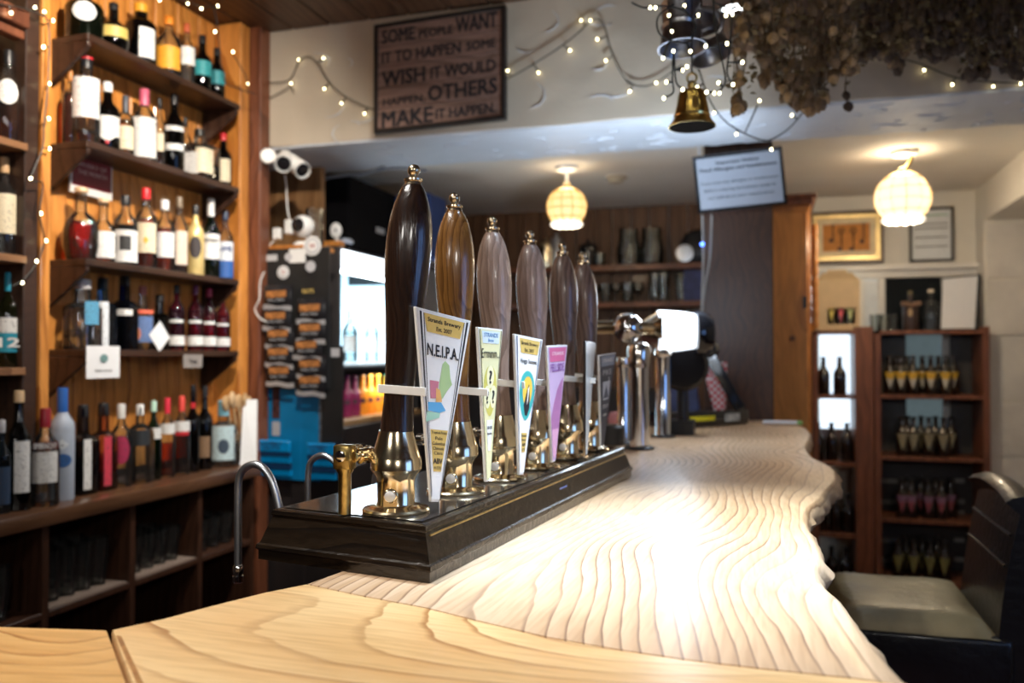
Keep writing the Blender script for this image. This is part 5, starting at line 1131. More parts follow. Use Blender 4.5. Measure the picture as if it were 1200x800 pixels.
# ---------------------------------------------------------------- beer fonts, till and odds on the far counter
def font_col(label, px, pyb, pytop, r, z=BZ):
    p = onZ(px, pyb, z); tt = (p-CAM).dot(CR @ Vector((0, 0, -1))); h = (pyb-pytop)*tt/FPX
    t = thing('beer_font', label, 'beer tap', (p.x, p.y, z+.0008), 'chrome beer fonts on the far counter')
    OBJ('base_plate', MB().lathe([(0, r*1.55), (.006, r*1.55), (.008, r*1.4)], (0, 0, 0), 28), BLACK, t, world=False)
    OBJ('column', MB().lathe([(.008, r*1.1), (.012, r), (h-.004, r), (h, r*1.04)], (0, 0, 0), 32), CHROME, t, world=False)
    return t, h, p
t, h, p = font_col('nearest chrome beer font with mirror ball top', 749, 526, 430, .029)
OBJ('collar', MB().lathe([(h, .030), (h+.01, .033), (h+.05, .036), (h+.065, .03), (h+.072, .018)], (0, 0, 0), 28), NICKEL, t, world=False)
bp = onY(732, 386, p.y)-p; 
OBJ('ball_top', MB().ball(Vector((bp.x+.01, 0, h+.115)), .044, 28), CHROME, t, world=False)
OBJ('cross_arm', MB().lathe([(0, .020), (.10, .020), (.11, .024), (.12, .020)], (bp.x-.02, .02, h+.118), 20, ax=(-1, .2, 0)).lathe([(0, .020), (.05, .020), (.06, .028), (.075, .036)], (bp.x+.035, .01, h+.115), 20, ax=(1, .1, 0)), mat('bronze_tube', (.45, .36, .24), .25, 1), t, world=False)
t1, h1, p1 = font_col('second chrome beer font column just left of the till', 777, 512, 418, .026)
OBJ('collar', MB().lathe([(h1, .027), (h1+.008, .031), (h1+.03, .026), (h1+.05, .024)], (0, 0, 0), 24), NICKEL, t1, world=False)
t2, h2, p2 = font_col('third chrome beer font column hidden half behind the nearest one', 731, 520, 430, .020)
OBJ('collar', MB().lathe([(h2, .021), (h2+.008, .024), (h2+.03, .02)], (0, 0, 0), 24), NICKEL, t2, world=False)
# lit drum lens
YD = p1.y
t = thing('lit_beer_badge', 'brightly lit white drum beer badge with black round housing', 'beer tap', (p1.x+.06, YD, p1.z+h1+.051))
c = onY(768, 388, YD); ax = Vector((1, .25, 0)).normalized()
OBJ('neck_cone', MB().lathe([(-.05, .03), (0, .062), (.006, .066)], c, 28, ax=ax), NICKEL, t)
LM = MB(); prl = []
n_ = 22
for k in range(n_+1): prl.append((.006+.125*k/n_, .068-.012*(k/n_)**2+.004*(k % 2)))
OBJ('lit_lens', LM.lathe(prl, c, 36, ax=ax), mat('lit_white_lens', (.9, .95, 1), .3, emit=2.2, ecol=(.82, .9, 1), var=.02), t)
OBJ('housing', MB().lathe([(.131, .062), (.134, .075), (.16, .074), (.19, .055), (.20, .02)], c+Vector((0, 0, -.006)), 36, ax=ax), GLOSSBLACK, t)
OBJ('black_body', MB().lathe([(0, .07), (.012, .085), (.05, .088), (.065, .075)], onY(800, 428, YD+.10), 36, ax=(.1, -1, 0)), GLOSSBLACK, t)
OBJ('stand', MB().tube([onY(800, 440, YD+.12), Vector((onY(800, 440, YD+.12).x, YD+.12, BZ+.05))], .02, 12).box((onY(800, 440, YD+.12).x-.04, YD+.08, BZ+.001), (onY(800, 440, YD+.12).x+.04, YD+.16, BZ+.05)), BLACK, t)
q_ = onY(795, 345, YD-.05)+Vector((0, 0, .03)); lamp('POINT', q_, None, 7, (.72, .84, 1), .07); lamp('SPOT', q_, (-.55, 3.42, 2.26), 42, (.70, .84, 1), .05, 95, 1)  # badge glow, plus an added spot that brightens the beam soffit
# till printer
a = onZ(790, 503, BZ); b = onZ(878, 497, BZ)
t = thing('card_printer', 'low black card machine base with yellow label and slanted arm', 'till', (a+b)/2)
dv = (b-a); side = Vector((-dv.y, dv.x, 0)).normalized()
OBJ('base', MB().obox((a+b)/2+side*.08+Vector((0, 0, .032)), dv, side*.16, (0, 0, .06)), GLOSSBLACK, t, bevel=.006, seg=2)
c = a.lerp(b, .36)-side*.001+Vector((0, 0, .034)); OBJ('yellow_label', MB().obox(c, dv*.32, side*.002, (0, 0, .018)), flat('yellow_label', (.85, .75, .02), .5), t)
c = a.lerp(b, .76)-side*.001+Vector((0, 0, .032)); OBJ('sticker', MB().obox(c, dv*.2, side*.002, (0, 0, .03)), mat('grey_sticker', (.45, .45, .4), .5, var=.5, scale=50), t)
f0 = onY(868, 480, a.y+.04); f1 = onY(828, 408, a.y+.10)
OBJ('arm', MB().obox((f0+f1)/2, f1-f0, (.035, 0, .02), (0, .02, 0)), GLOSSBLACK, t, bevel=.004)
OBJ('head', MB().lathe([(0, .02), (.01, .035), (.05, .035), (.06, .02)], f1+Vector((-.0, -.03, .0)), 20, ax=(.3, 1, 0)), GLOSSBLACK, t)
yR = a.y+.20
sp = [onY(822, 424, yR), onY(852, 424, yR), onY(850, 480, yR), onY(836, 482, yR)]
t = thing('red_white_packet', 'red and white checked packet behind the black card machine', 'packet', sp[3])
chk = bpy.data.materials.new('red_white_check'); chk.use_nodes = True; nt = chk.node_tree; bb = nt.nodes['Principled BSDF']; ck = nt.nodes.new('ShaderNodeTexChecker'); ck.inputs['Scale'].default_value = 75; ck.inputs['Color1'].default_value = (.5, .03, .05, 1); ck.inputs['Color2'].default_value = (.55, .5, .48, 1)
tcn = nt.nodes.new('ShaderNodeTexCoord'); nt.links.new(tcn.outputs['Object'], ck.inputs['Vector']); nt.links.new(ck.outputs[0], bb.inputs['Base Color'])
OBJ('bag', MB().prism(sp, (0, .04, 0)), chk, t, bevel=.003)
tag(OBJ('packet', MB().prism([onY(783, 455, yR+.05), onY(815, 440, yR+.05), onY(820, 482, yR+.05), onY(786, 484, yR+.05)], (0, .05, 0)), mat('navy_packet', (.04, .05, .12), .4, var=.4), bevel=.004), 'navy packet in the shadow behind the lit beer badge', 'packet')
c = onZ(717, 521, BZ); tag(OBJ('black_pot', MB().lathe([(.001, .036), (.004, .04), (.055, .042), (.062, .036)], c, 20, 3), BLACK), 'small black box between the pump board and beer fonts', 'box')
c = onZ(716, 503, BZ); tag(OBJ('folded_napkin', MB().lathe([(.001, .05), (.03, .055), (.055, .045), (.06, .02)], c+Vector((.02, .12, 0)), 12, 2.6, sy=.7), mat('pink_cloth', (.62, .25, .24), .8, bump=.5)), 'pink folded cloth behind the small black box', 'cloth')
c = onZ(914, 498, BZ); tag(OBJ('menu_card', MB().obox(c+Vector((.0, 0, .012)), (.13, .01, 0), (0, .05, 0), (0, 0, .010)), PAPER, bevel=.002), 'white card lying at the far end of the counter', 'card')
c2 = c+Vector((.075, 0, .012)); tag(OBJ('green_tag', MB().obox(c2, (.018, 0, 0), (0, .05, 0), (0, 0, .012)), flat('green_plastic', (.25, .55, .15), .5), bevel=.002), 'small green tab at the right end of the white card', 'tag')
c2 = onZ(921, 494, BZ)
# ---------------------------------------------------------------- lit globe lamps and smoke alarm on the rear ceiling
def globe(px, pyc, rpx, label, power, em, col, tilt):
    zc = 2.36; bx = onZ(px, pyc-rpx-24, zc); Y = bx.y; c = onY(px-2 if tilt else px, pyc, Y); tt = (c-CAM).dot(CR @ Vector((0, 0, -1))); R = rpx*tt/FPX
    t = thing('globe_lamp', label, 'ceiling lamp', (bx.x, Y, zc), 'shell globe lamps on the rear ceiling')
    OBJ('ceiling_rose', MB().lathe([(0, .06), (-.018, .06), (-.024, .05)], (bx.x, Y, zc), 24), WHITEPAINT, t)
    top = c+Vector((0, 0, R*.95)); OBJ('stem', MB().tube([Vector((bx.x+(.03 if tilt else 0), Y, zc-.02)), Vector((bx.x+(.025 if tilt else 0), Y, (zc+top.z)/2)), top], .009, 10), OLDBRASS if tilt else WHITEPAINT, t)
    OBJ('lamp_holder', MB().lathe([(0, .02), (.03, .022), (.035, .015)], top-Vector((0, 0, .01)), 14), OLDBRASS, t)
    sh = mat('lit_shell_'+col[0], (.9, .8, .6), .4, emit=em, ecol=col[1], var=.05)
    nc, nr = 12, 5
    fr_ = MB()
    for j in range(nr):
        a0, a1 = math.radians(22+j*25), math.radians(22+(j+1)*25-2.2)
        for i in range(nc):
            b0, b1 = 2*PI*i/nc, 2*PI*(i+1)/nc-.035; vs = []
            for (rr_, ) in ((R,), (R-.003,)):
                for th, ph in ((a0, b0), (a0, b1), (a1, b1), (a1, b0)): vs.append(c+Vector((rr_*math.sin(th)*math.cos(ph), rr_*math.sin(th)*math.sin(ph), rr_*math.cos(th))))
            OBJ('shell_panel', MB().add(vs, [(0, 1, 2, 3), (7, 6, 5, 4), (0, 4, 5, 1), (1, 5, 6, 2), (2, 6, 7, 3), (3, 7, 4, 0)]), sh, t)
    for i in range(nc):
        fr_.tube([c+Vector((R*1.005*math.sin(a_)*math.cos(2*PI*i/nc-.017), R*1.005*math.sin(a_)*math.sin(2*PI*i/nc-.017), R*1.005*math.cos(a_))) for a_ in [math.radians(12+k*13.7) for k in range(11)]], .0022, 4)
    for j in range(nr+1):
        a_ = math.radians(21+j*25); fr_.tube([c+Vector((R*math.sin(a_)*math.cos(p_), R*math.sin(a_)*math.sin(p_), R*math.cos(a_))) for p_ in [2*PI*k/24 for k in range(25)]], .0022, 4)
    OBJ('wire_frame', fr_, OLDBRASS, t)
    sc = mat('lit_scallop', (.95, .9, .8), .4, emit=em*1.3, ecol=(1, .88, .7), var=.02)
    for i in range(nc):
        a_ = 2*PI*(i+.5)/nc; rr_ = R*math.sin(math.radians(142)); OBJ('scallop', MB().ball(c+Vector((rr_*math.cos(a_), rr_*math.sin(a_), R*math.cos(math.radians(146)))), .02, 8, .8), sc, t)
    lamp('POINT', c-Vector((0, 0, R+.03)), None, power*.6, (1, .80, .55), .05)
    lamp('POINT', c+Vector((.0, 0, R+.03)), None, power*.25, (1, .80, .55), .05)
globe(664, 243, 24, 'warm yellow glowing shell globe lamp left of the notice', 5, 1.15, ('amber', (1, .60, .16)), False)
globe(1060, 232, 31, 'larger bright white glowing shell globe lamp at right', 17, 1.3, ('white', (1, .86, .60)), True)
c = onZ(722, 207, 2.36)
t = thing('smoke_alarm', 'small round smoke alarm on the rear ceiling', 'smoke alarm', c)
OBJ('base', MB().lathe([(0, .06), (-.012, .06), (-.016, .052)], c, 24), mat('yellowed_plastic', (.45, .38, .28), .5), t); OBJ('dome', MB().lathe([(-.016, .045), (-.03, .04), (-.036, .025)], c, 24), mat('yellowed_plastic', (.45, .38, .28), .5), t)
# ---------------------------------------------------------------- rear shelves with glassware
X0, X1 = onY(560, 310, 5.5).x, onY(833, 310, 5.5).x
rz = []
for py, lab in ((309, 'upper red brown glass shelf on the rear pine wall'), (353, 'lower red brown glass shelf on the rear pine wall')):
    z = onY(760, py, 5.48).z; rz.append(z)
    tag(OBJ('wall_shelf', MB().box((X0, 5.48, z-.035), (X1, 5.694, z)), wood('rear_shelf_wood', (.28, .10, .045), (.16, .05, .02), stretch=(.12, 1, 1)), bevel=.002), lab, 'shelf')
def rg_(kind, px, k, h, r, lab, g): 
    x = onY(px, 340, 5.57).x; return glass_thing(kind, (x, 5.57, rz[k]+.0005), h, r, lab, g)
for k, px in enumerate((697, 710, 722, 736, 748)): rg_('tumbler' if k % 2 else 'wine_glass', px, 1, .13, .038, 'small stem glass, %s from the left on the lower rear shelf' % ORD[k], 'glasses on the lower rear shelf')
for k, px in enumerate((767, 778)): rg_('pint_glass', px, 1, .20, .036, 'tall beer glass, %s of two in the middle of the lower rear shelf' % ['left', 'right'][k], 'glasses on the lower rear shelf')
rg_('pint_glass', 798, 1, .18, .034, 'tall glass with pale label near the blue box on the lower rear shelf', 'glasses on the lower rear shelf')
for k, px in enumerate((737, 764)): rg_('glass_jug', px, 0, .24, .08, '%s large clear glass jug on the upper rear shelf' % ['left', 'right'][k], 'glass jugs on the upper rear shelf')
rg_('tumbler', 703, 0, .09, .035, 'short tumbler at the left of the upper rear shelf', 'glasses on the upper rear shelf')
c = onY(815, 335, 5.57); tag(OBJ('blue_carton', MB().box((c.x-.07, 5.52, rz[1]+.0005), (c.x+.06, 5.62, rz[1]+.20)), mat('deep_blue_carton', (.03, .04, .16), .4, var=.3), bevel=.003), 'deep blue carton at the right end of the lower rear shelf', 'carton')
c = onY(812, 290, 5.5); t = thing('black_helmet_speaker', 'rounded black speaker with silver ring on the upper rear shelf', 'speaker', (c.x, 5.54, rz[0]+.001))
OBJ('body', MB().lathe([(0, .10), (.02, .12), (.12, .12), (.19, .09), (.215, .04)], (.03, .04, 0), 24, 2.6, sy=.6), BLACK, t, world=False)
OBJ('silver_ring', MB().lathe([(0, .05), (.012, .055), (.014, .03), (.004, .03)], (-.05, -.04, .06), 20, ax=(0, -1, 0)), STEEL, t, world=False)
for k, (px, h_, w_, m_, lab) in enumerate(((640, .17, .05, BRASS, 'tall brass canister behind the fourth pump handle'), (652, .20, .04, STEEL, 'slim steel canister behind the pump handles'), (689, .15, .06, GLOSSBLACK, 'dark mirrored coffee jar behind the fifth pump handle'))):
    c = onY(px, 308, 5.57); t = thing('canister', lab, 'canister', (c.x, 5.57, rz[0]+.0005)); OBJ('body', MB().lathe([(0, w_), (.01, w_*1.05), (h_*.85, w_*1.05), (h_*.9, w_*.9)], (0, 0, 0), 20), m_, t, world=False); OBJ('lid', MB().lathe([(h_*.9, w_*.95), (h_, w_*.9), (h_+.01, .012), (h_+.03, .01)], (0, 0, 0), 20), m_, t, world=False)
# dark counter run below rear shelves
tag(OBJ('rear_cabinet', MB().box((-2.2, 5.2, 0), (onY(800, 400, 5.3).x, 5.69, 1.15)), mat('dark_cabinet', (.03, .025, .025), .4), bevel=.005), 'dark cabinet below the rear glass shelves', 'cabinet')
# ---------------------------------------------------------------- pine cupboard right of the pillar
XC0, XC1 = onY(880, 300, 4.55).x, onY(950, 300, 4.55).x; zt = onY(930, 229, 4.55).z
t = thing('pine_cupboard', 'tall orange pine cupboard with moulded crown behind the pillar', 'cupboard', ((XC0+XC1)/2, 4.8, 0))
OBJ('carcass', MB().box((XC0, 4.56, 0), (XC1, 5.05, zt-.05)), PINE, t, bevel=.004)
OBJ('door', MB().box((XC0+.01, 4.545, .1), (XC1-.012, 4.5595, zt-.08)), PINE, t, bevel=.006)
OBJ('crown', MB().box((XC0, 4.53, zt-.05), (XC1+.012, 5.06, zt-.02)).box((XC0, 4.51, zt-.02), (XC1+.03, 5.07, zt)), REDW, t, bevel=.004)
OBJ('door_knob', MB().lathe([(0, .008), (.012, .007), (.018, .014), (.028, .012)], (XC0+.2, 4.545, 1.45), 14, ax=(0, -1, 0)), REDW, t)
OBJ('hinge_plate', MB().box((XC1-.04, 4.541, 1.60), (XC1-.02, 4.546, 1.66)), BLACK, t)
c = onY(940, 325, 4.60)
t = thing('spindle_mirror', 'narrow mirror with a turned wooden spindle on the cupboard side', 'mirror', (XC1+.02, 4.62, onY(940, 386, 4.62).z))
z0 = onY(940, 386, 4.60).z; z1 = onY(940, 264, 4.60).z; pr = []
nn = 28
for k in range(nn+1):
    z = (z1-z0)*k/nn; pr.append((z, .010+.007*abs(math.sin(k*1.13))))
OBJ('spindle', MB().lathe(pr, (XC1+.022, 4.58, z0), 14), PINE, t)
OBJ('mirror_pane', MB().box((XC1+.003, 4.61, z0+.03), (XC1+.010, 4.85, z1-.03)), CHROME, t)
OBJ('rear_spindle', MB().lathe(pr, (XC1+.022, 4.87, z0), 12), PINE, t)
# ---------------------------------------------------------------- frames on the rear white wall
YF = 5.70
def frame(px0, py0, px1, py1, fw, fm, label, cat, inner, Y=YF, th=.03):
    a = onY(px0, py1, Y); b = onY(px1, py0, Y); t = thing('picture_frame', label, cat, ((a.x+b.x)/2, Y, a.z))
    for k in range(len(fw)):
        w0, m_ = fw[k]; o_ = sum(x[0] for x in fw[:k])
        for (x0, z0, x1, z1) in ((a.x+o_, a.z+o_, b.x-o_, a.z+o_+w0), (a.x+o_, b.z-o_-w0, b.x-o_, b.z-o_), (a.x+o_, a.z+o_+w0, a.x+o_+w0, b.z-o_-w0), (b.x-o_-w0, a.z+o_+w0, b.x-o_, b.z-o_-w0)):
            OBJ(['outer_frame', 'gilt_slip', 'mount'][k], MB().box((x0, Y-th+.006*k, z0), (x1, Y+.018, z1)), m_, t, bevel=.002)
    OBJ('picture', MB().box((a.x+.005, Y+.004, a.z+.005), (b.x-.005, Y+.012, b.z-.005)), inner, t)
    return t, a, b
GILT = mat('gilt', (.80, .62, .30), .35, .6)
t, a, b = frame(949, 246, 1035, 310, [(.018, mat('dark_bronze_frame', (.12, .08, .06), .4)), (.03, GILT), (.03, mat('cream_mount', (.85, .72, .48), .6))], None, 'gilt framed display of four old iron keys on orange board', 'picture', mat('orange_felt', (.70, .30, .08), .8))
IRON = mat('rusty_iron', (.09, .05, .045), .5, .6, var=.3)
for k, (px, py, L, up) in enumerate(((976, 260, 24, 1), (986, 270, 24, 1), (1000, 270, 24, 1), (1012, 259, 26, 1))):
    hd = onY(px, py, YF-.006); u = L*5.3/FPX; ring = [hd+Vector((.016*math.cos(2*PI*i/14), 0, .013*math.sin(2*PI*i/14))) for i in range(15)]
    mb = MB().tube(ring, .0035, 6).tube([hd+Vector((0, 0, -.012)), hd+Vector((0, 0, -u))], .004, 6).box((hd.x-.022 if k != 3 else hd.x-.022, YF-.009, hd.z-u), (hd.x, YF-.003, hd.z-u+.022))
    mb.ball(hd+Vector((0, 0, -.02)), .006, 8)
    OBJ('old_key', mb, IRON, t)
t, a, b = frame(1066, 242, 1117, 307, [(.012, mat('black_wood_frame', (.02, .015, .013), .4))], None, 'black framed white certificate behind the bright globe lamp', 'certificate', labelmat((.80, .84, .86), (.45, .5, .55), .40), th=.02)
for v_, m_ in ((.14, flat('green_heading', (.12, .4, .2), .5)), (.30, INK), (.38, INK), (.55, INK), (.72, INK)):
    z = b.z+(a.z-b.z)*v_; OBJ('print_line', MB().box((a.x+.03, YF+.002, z-.003), (b.x-.03, YF+.0035, z+.003)), m_, t)
# ---------------------------------------------------------------- beer cabinets
YC = 5.35
CBW = wood('cabinet_redwood', (.26, .095, .045), (.14, .045, .02), band=5, stretch=(1, 1, .12), rough=.4, axis='X')
def cabinet(px0, px1, shelves, top, Y, label, side=.0, post=(.035, .035), back=True, D=.30):
    xa = onY(px0, 500, Y).x; xb = min(onY(px1, 500, Y).x, 1.19); zt = onY((px0+px1)/2, top, Y).z
    t = thing('beer_cabinet', label, 'cabinet', ((xa+xb)/2, Y+D/2, 0))
    OBJ('side_panel', MB().box((xa, Y, 0), (xa+post[0], Y+D, zt)), CBW, t, bevel=.002); OBJ('side_panel', MB().box((xb-post[1], Y, 0), (xb, Y+D, zt+.02)), CBW, t, bevel=.002)
    OBJ('top', MB().box((xa, Y, zt-.02), (xb-post[1], Y+D, zt)), CBW, t, bevel=.002)
    zs_ = []
    for py in shelves:
        z = onY((px0+px1)/2, py, Y).z; zs_.append(z); OBJ('shelf', MB().box((xa+post[0], Y+.005, z-.022), (xb-post[1], Y+D-.01, z)), CBW, t, bevel=.002)
    OBJ('plinth', MB().box((xa+post[0], Y+.02, 0), (xb-post[1], Y+D, .08)), CBW, t)
    return t, xa, xb, zt, zs_
tW, xa, xb, zt1, zw = cabinet(1025, 1161, (463, 536, 610, 682), 387, YC, 'wide red brown wooden cabinet with rows of dark beer bottles')
OBJ('back_panel', MB().box((xa, YC+.285, 0), (xb, YC+.295, onY(1090, 540, YC).z)), mat('dark_back_panel', (.035, .028, .025), .5), tW)
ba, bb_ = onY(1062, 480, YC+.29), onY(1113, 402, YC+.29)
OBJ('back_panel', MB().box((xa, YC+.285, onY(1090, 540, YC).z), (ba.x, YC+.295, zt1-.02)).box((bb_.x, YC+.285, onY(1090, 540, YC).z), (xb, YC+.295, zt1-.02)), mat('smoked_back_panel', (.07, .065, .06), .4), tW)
for py in (563, 587, 600, 632, 655, 672):
    for (u0, u1) in ((1029, 1052), (1118, 1130)):
        p_ = onY(u0, py, YC+.28); q_ = onY(u1, py, YC+.28); OBJ('pale_batten', MB().box((p_.x, YC+.276, p_.z-.012), (q_.x, YC+.284, p_.z+.012)), mat('pale_batten', (.36, .34, .30), .6), tW)
tN, xna, xnb, ztn, zn = cabinet(953, 1024, (463, 542, 626, 690), 387, YC-.03, 'narrow red brown wooden cabinet nearest the counter with beer bottles', post=(.03, .10))
BEER = glass('beer_brown_glass', (.07, .03, .015)); BEERM = mat('filled_brown_glass', (.012, .007, .005), .06, coat=1)
def beer(px, z, Y, cols, lab, g, h=.225):
    x = onY(px, 450, Y).x
    labs = []
    if cols: labs = 1
    t = thing('beer_bottle', lab, 'bottle', (x, Y, z+.0005), g); r = .037
    OBJ('glass', MB().lathe([(a_*h, b_*r) for a_, b_ in SH['beer']], (0, 0, 0), 16), BEERM, t, world=False)
    OBJ('crown_cap', MB().lathe([(h*.965, r*.43), (h*.97, r*.47), (h, r*.42)], (0, 0, 0), 12), mat('black_cap', (.02, .02, .022), .3), t, world=False)
    if cols:
        ang0 = math.atan2(CAM.y-Y, CAM.x-x)
        for k, (zz0, zz1, c_) in enumerate(cols):
            # downward pointing triangle wrapped on the glass
            vs = []; n = 8
            for i in range(n+1):
                s = i/n*2-1; top_ = .58; bot = .14+(.58-.14)*abs(s)
                lo_, hi_ = max(bot, zz0), min(top_, zz1)
                if hi_ < lo_: hi_ = lo_
                a_ = ang0+s*.85; vs += [(r*(1.02)*math.cos(a_), r*1.02*math.sin(a_), lo_*h), (r*1.02*math.cos(a_), r*1.02*math.sin(a_), hi_*h)]
            OBJ('label', MB().add(vs, [(2*i, 2*i+2, 2*i+3, 2*i+1) for i in range(n)]), flat('beer_label_%02x%02x%02x' % tuple(int(v*255) for v in c_), c_, .5), t, world=False)
rowsW = [([1043, 1056, 1070, 1091, 1108], [(.40, .6, (.62, .38, .03)), (.1, .40, (.55, .53, .46))], 'yellow and white triangle label', 'top', [1050, 1063, 1081, 1100, 1117]),
         ([1057, 1070, 1088, 1105], [(.1, .6, (.28, .25, .16))], 'cream triangle label', 'second', [1063, 1079, 1096, 1114]),  # label colours from this shelf down darkened for the shade there
         ([1056, 1067, 1087, 1102], [(.42, .6, (.24, .12, .20)), (.1, .42, (.28, .06, .08))], 'pink and mauve triangle label', 'third', [1062, 1078, 1095, 1113]),
         ([1051, 1069, 1088, 1105], [(.1, .6, (.24, .22, .07))], 'olive yellow triangle label', 'bottom', [1060, 1079, 1097])]
for k, (pxs, cl, nm, sh_, bk_) in enumerate(rowsW):
    for j, px in enumerate(pxs):
        beer(px, zw[k], YC+.07, cl, 'beer bottle, %s, %s from left in front, wide cabinet %s shelf' % (nm, ORD[j], sh_), 'beer bottles in the wide cabinet')
    for j, px in enumerate(bk_):
        beer(px, zw[k], YC+.17, cl, 'dark beer bottle, %s from left in the rear row, wide cabinet %s shelf' % (ORD[j], sh_), 'beer bottles in the wide cabinet')
for k, (pxs, sh_) in enumerate((((965, 984), 'top'), ((958, 974, 992), 'second'), ((962, 978, 993), 'third'), ((973, 990), 'bottom'))):
    for j, px in enumerate(pxs): beer(px, zn[k], YC+.06, None, 'plain dark beer bottle, %s from left on the %s shelf of the narrow cabinet' % (ORD[j], sh_), 'beer bottles in the narrow cabinet')
# things standing on the cabinets
yt = YC+.10
a = onY(955, 384, yt-.06); b = onY(1007, 330, yt-.06); zt = ztn+.0005
xa_, xb_ = onY(957, 380, yt-.04).x, onY(1008, 380, yt-.04).x; hh = onY(980, 329, yt).z-zt
t = thing('bottle_carrier', 'brown cardboard bottle carrier with cut-out window on the narrow cabinet', 'carrier', ((xa_+xb_)/2, yt, zt))
KR = mat('kraft_card', (.66, .50, .30), .7, var=.06)
w0, w1 = xa_+.06, xb_-.025; wz0, wz1 = zt+.04, zt+.135; yf = yt-.04
OBJ('card_front', MB().box((xa_, yf, zt), (xb_, yf+.003, wz0)).box((xa_, yf, wz1), (xb_, yf+.003, zt+hh)).box((xa_, yf, wz0), (w0, yf+.003, wz1)).box((w1, yf, wz0), (xb_, yf+.003, wz1)), KR, t)
OBJ('card_sides', MB().box((xa_, yf+.003, zt), (xa_+.003, yf+.14, zt+hh)).box((xb_-.003, yf+.003, zt), (xb_, yf+.14, zt+hh)).box((xa_, yf+.14, zt), (xb_, yf+.143, zt+hh)).box((xa_, yf, zt), (xb_, yf+.14, zt+.003)), KR, t)
OBJ('gable_top', MB().prism([(xa_, yf, zt+hh), (xb_, yf, zt+hh), (xb_-.04, yf+.055, zt+hh+.05), (xa_+.04, yf+.055, zt+hh+.05)], (0, .003, 0)).prism([(xa_, yf+.14, zt+hh), (xb_, yf+.14, zt+hh), (xb_-.04, yf+.085, zt+hh+.05), (xa_+.04, yf+.085, zt+hh+.05)], (0, .003, 0)), KR, t)
OBJ('handle_flap', MB().prism([(xa_+.05, yf+.07, zt+hh+.03), (xb_-.05, yf+.07, zt+hh+.03), (xb_-.07, yf+.07, zt+hh+.07), (xa_+.07, yf+.07, zt+hh+.07)], (0, .004, 0)), KR, t)
for k, (c_, lab) in enumerate((((.80, .66, .15), 'yellow labelled bottle at left inside the cardboard carrier'), ((.72, .10, .14), 'red and pink labelled bottle in the middle of the carrier'), ((.62, .68, .30), 'green labelled bottle at right inside the cardboard carrier'))):
    x = w0+(w1-w0)*(k+.5)/3; u = thing('beer_bottle', lab, 'bottle', (x, yf+.05, zt+.0035), 'bottles in the cardboard carrier'); OBJ('glass', MB().lathe([(a_*.2, b_*.021) for a_, b_ in SH['beer']], (0, 0, 0), 14), BEERM, u, world=False)
    OBJ('label', MB().add([(-.019, -.0225, .14), (.019, -.0225, .14), (0, -.0235, .045)], [(0, 1, 2)]), flat('beer_label_c%d' % k, c_, .5), u, world=False)
zt = zt1+.0005
for k, (px, y_, lab) in enumerate(((1035, yt, 'left short clear tumbler on top of the wide cabinet'), (1046, yt+.03, 'right short clear tumbler on top of the wide cabinet'), (1027, yt+.06, 'clear tumbler next to the cardboard carrier'))):
    glass_thing('tumbler', (onY(px, 380, y_).x, y_, zt), .10, .037, lab, 'tumblers on the wide cabinet')
bottle(Vector((onY(1067, 380, yt).x, yt, zt)), .235, .044, 'squat', mat('dark_stone_bottle', (.05, .03, .025), .35), None, 0, (.15, .12, .05), [(.35, .55, (.45, .30, .15), .25, 'ellp')], 'squat dark brown bottle dressed with a burlap bow on the cabinet', 'bottles on the wide cabinet', capf=.9)
x = onY(1067, 358, yt-.03).x; zb_ = onY(1067, 358, yt-.03).z
tag(OBJ('burlap_bow', MB().lathe([(0, .006), (.02, .03), (.045, .032), (.055, .02)], (x, yt-.05, zb_), 14, ax=(1, 0, .25), sy=.5).lathe([(0, .006), (.02, .03), (.045, .032), (.055, .02)], (x, yt-.05, zb_), 14, ax=(-1, 0, .25), sy=.5).ball((x, yt-.055, zb_), .012, 8), mat('burlap', (.25, .15, .10), .9, bump=.6)), 'brown burlap bow tied round the squat bottle', 'bow')
bottle(Vector((onY(1091, 380, yt).x, yt, zt)), .24, .042, 'squat', G_CLEAR, 'clear', .5, (.75, .65, .5), [], 'empty clear bottle with pale cork beside the leaning menu', 'bottles on the wide cabinet', cork=True)
t = thing('clipboard_menu', 'white menu sheet on a black board leaning on the wide cabinet', 'menu', (onY(1128, 386, yt).x, yt, zt))
m4 = [onY(1104, 326, yt+.05), onY(1147, 322, yt+.05), onY(1143, 387, yt-.02), onY(1102, 387, yt-.02)]
for v in (m4[2], m4[3]): v.z = zt
OBJ('backboard', MB().prism([v+Vector((.012 if i in (1, 2) else 0, .004, .006 if i < 2 else 0)) for i, v in enumerate(m4)], (0, .006, 0)), BLACK, t)
OBJ('sheet', MB().prism([quadp(m4, s, v)+Vector((0, 0, .002)) for s, v in ((.02, .02), (.98, .02), (.98, .97), (.02, .97))], (0, .003, 0)), labelmat((.82, .84, .88), (.6, .62, .68), .42), t)
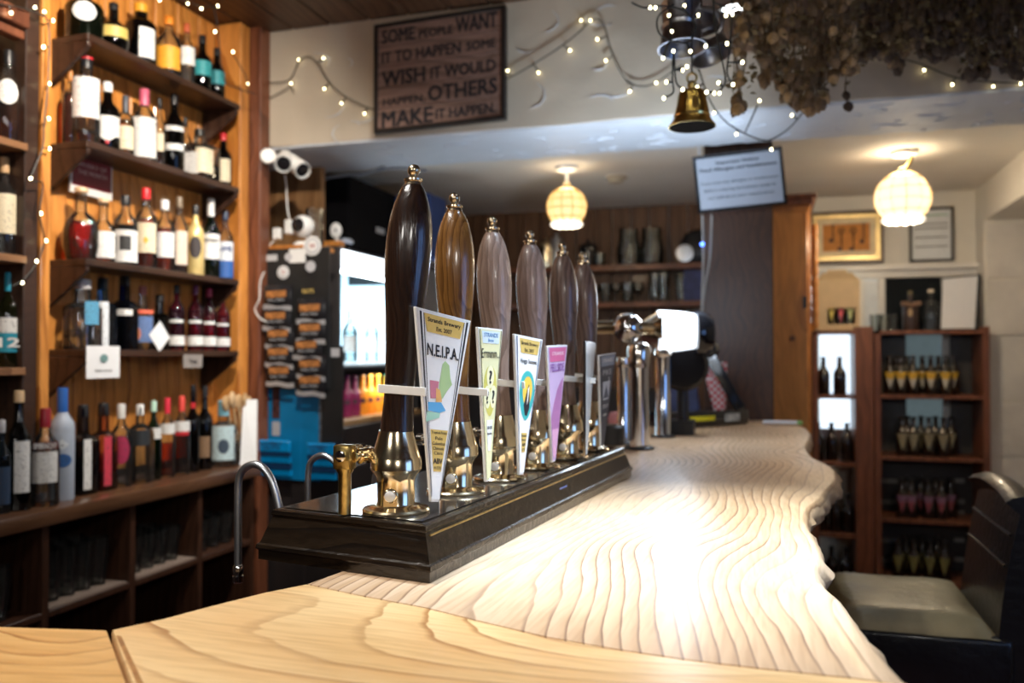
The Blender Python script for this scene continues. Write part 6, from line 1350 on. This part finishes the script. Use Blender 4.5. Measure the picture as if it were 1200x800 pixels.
# ---------------------------------------------------------------- leather bar chair
LE = mat('black_leather', (.008, .008, .010), .32, var=.3, scale=30, coat=.2, bump=.25, bscale=60); LT = mat('worn_olive_leather', (.24, .20, .11), .38, var=.3, scale=9, bump=.25, bscale=40)
sx0, sx1, sy0, sy1, szt = .14, .50, 2.17, 2.60, .762
t = thing('bar_chair', 'black leather high bar chair with scroll back at the counter', 'chair', ((sx0+sx1)/2, (sy0+sy1)/2, 0))
mb = MB(); n = 12; vs = []
for i in range(n+1):
    for j in range(n+1):
        s, v = i/n*2-1, j/n*2-1; e = (1-s**6)*(1-v**6); vs.append((sx0+(sx1-sx0)*i/n, sy0+(sy1-sy0)*j/n, szt-.045+.045*max(0, e)**.4+.004*noise.noise(Vector((s*2, v*2, 1)))))
fs = [(i*(n+1)+j, (i+1)*(n+1)+j, (i+1)*(n+1)+j+1, i*(n+1)+j+1) for i in range(n) for j in range(n)]
mb.add(vs, fs); OBJ('seat', mb, LT, t, ang=80)
OBJ('seat_rail', MB().box((sx0+.004, sy0+.004, szt-.17), (sx1+.03, sy1-.004, szt-.043)), LE, t, bevel=.015, seg=3)
for (x, y) in ((sx0+.03, sy0+.03), (sx0+.03, sy1-.03), (sx1-.0, sy0+.03), (sx1-.0, sy1-.03)): OBJ('leg', MB().lathe([(0, .017), (szt-.17, .025)], (x, y, 0), 4, 6, PI/4), mat('black_wood', (.015, .012, .01), .4), t)
OBJ('footrest', MB().box((sx0+.02, sy0+.02, .26), (sx0+.045, sy1-.02, .29)), mat('black_wood', (.015, .012, .01), .4), t, bevel=.002)
pr = []
zt0, zt1_ = szt-.16, 1.02
for k in range(15):
    u = k/14; z = zt0+(zt1_-zt0)*u; pr.append((sx1-.005+.05*u**2.0, z))
sc_ = [(sx1+.05+.045*math.cos(a_), 1.02+.045*math.sin(a_)) for a_ in [PI-.3-k*.42 for k in range(11)]]
outline = pr+sc_[1:]+[(sx1+.10, .97), (sx1+.085, .85), (sx1+.06, zt0)]
nY = 9; vs = []; 
for j in range(nY):
    v = j/(nY-1)*2-1; y = sy0+.015+(sy1-sy0-.03)*j/(nY-1); cz = 1-.10*v*v
    vs += [(x_-.012*v*v*0, y, zt0+(z_-zt0)*(1-.05*v*v)) for x_, z_ in outline]
m_ = len(outline); fs = [(j*m_+i, j*m_+(i+1) % m_, (j+1)*m_+(i+1) % m_, (j+1)*m_+i) for j in range(nY-1) for i in range(m_)]+[tuple(range(m_)), tuple((nY-1)*m_+i for i in range(m_-1, -1, -1))]
OBJ('backrest', MB().add(vs, fs), LE, t, ang=50)
for z in (.88, .95): OBJ('piping', MB().tube([(sx1+.05*((z-zt0)/(zt1_-zt0))**2-.006, y, z) for y in (sy0+.03, sy1-.03)], .004, 6), LE, t)
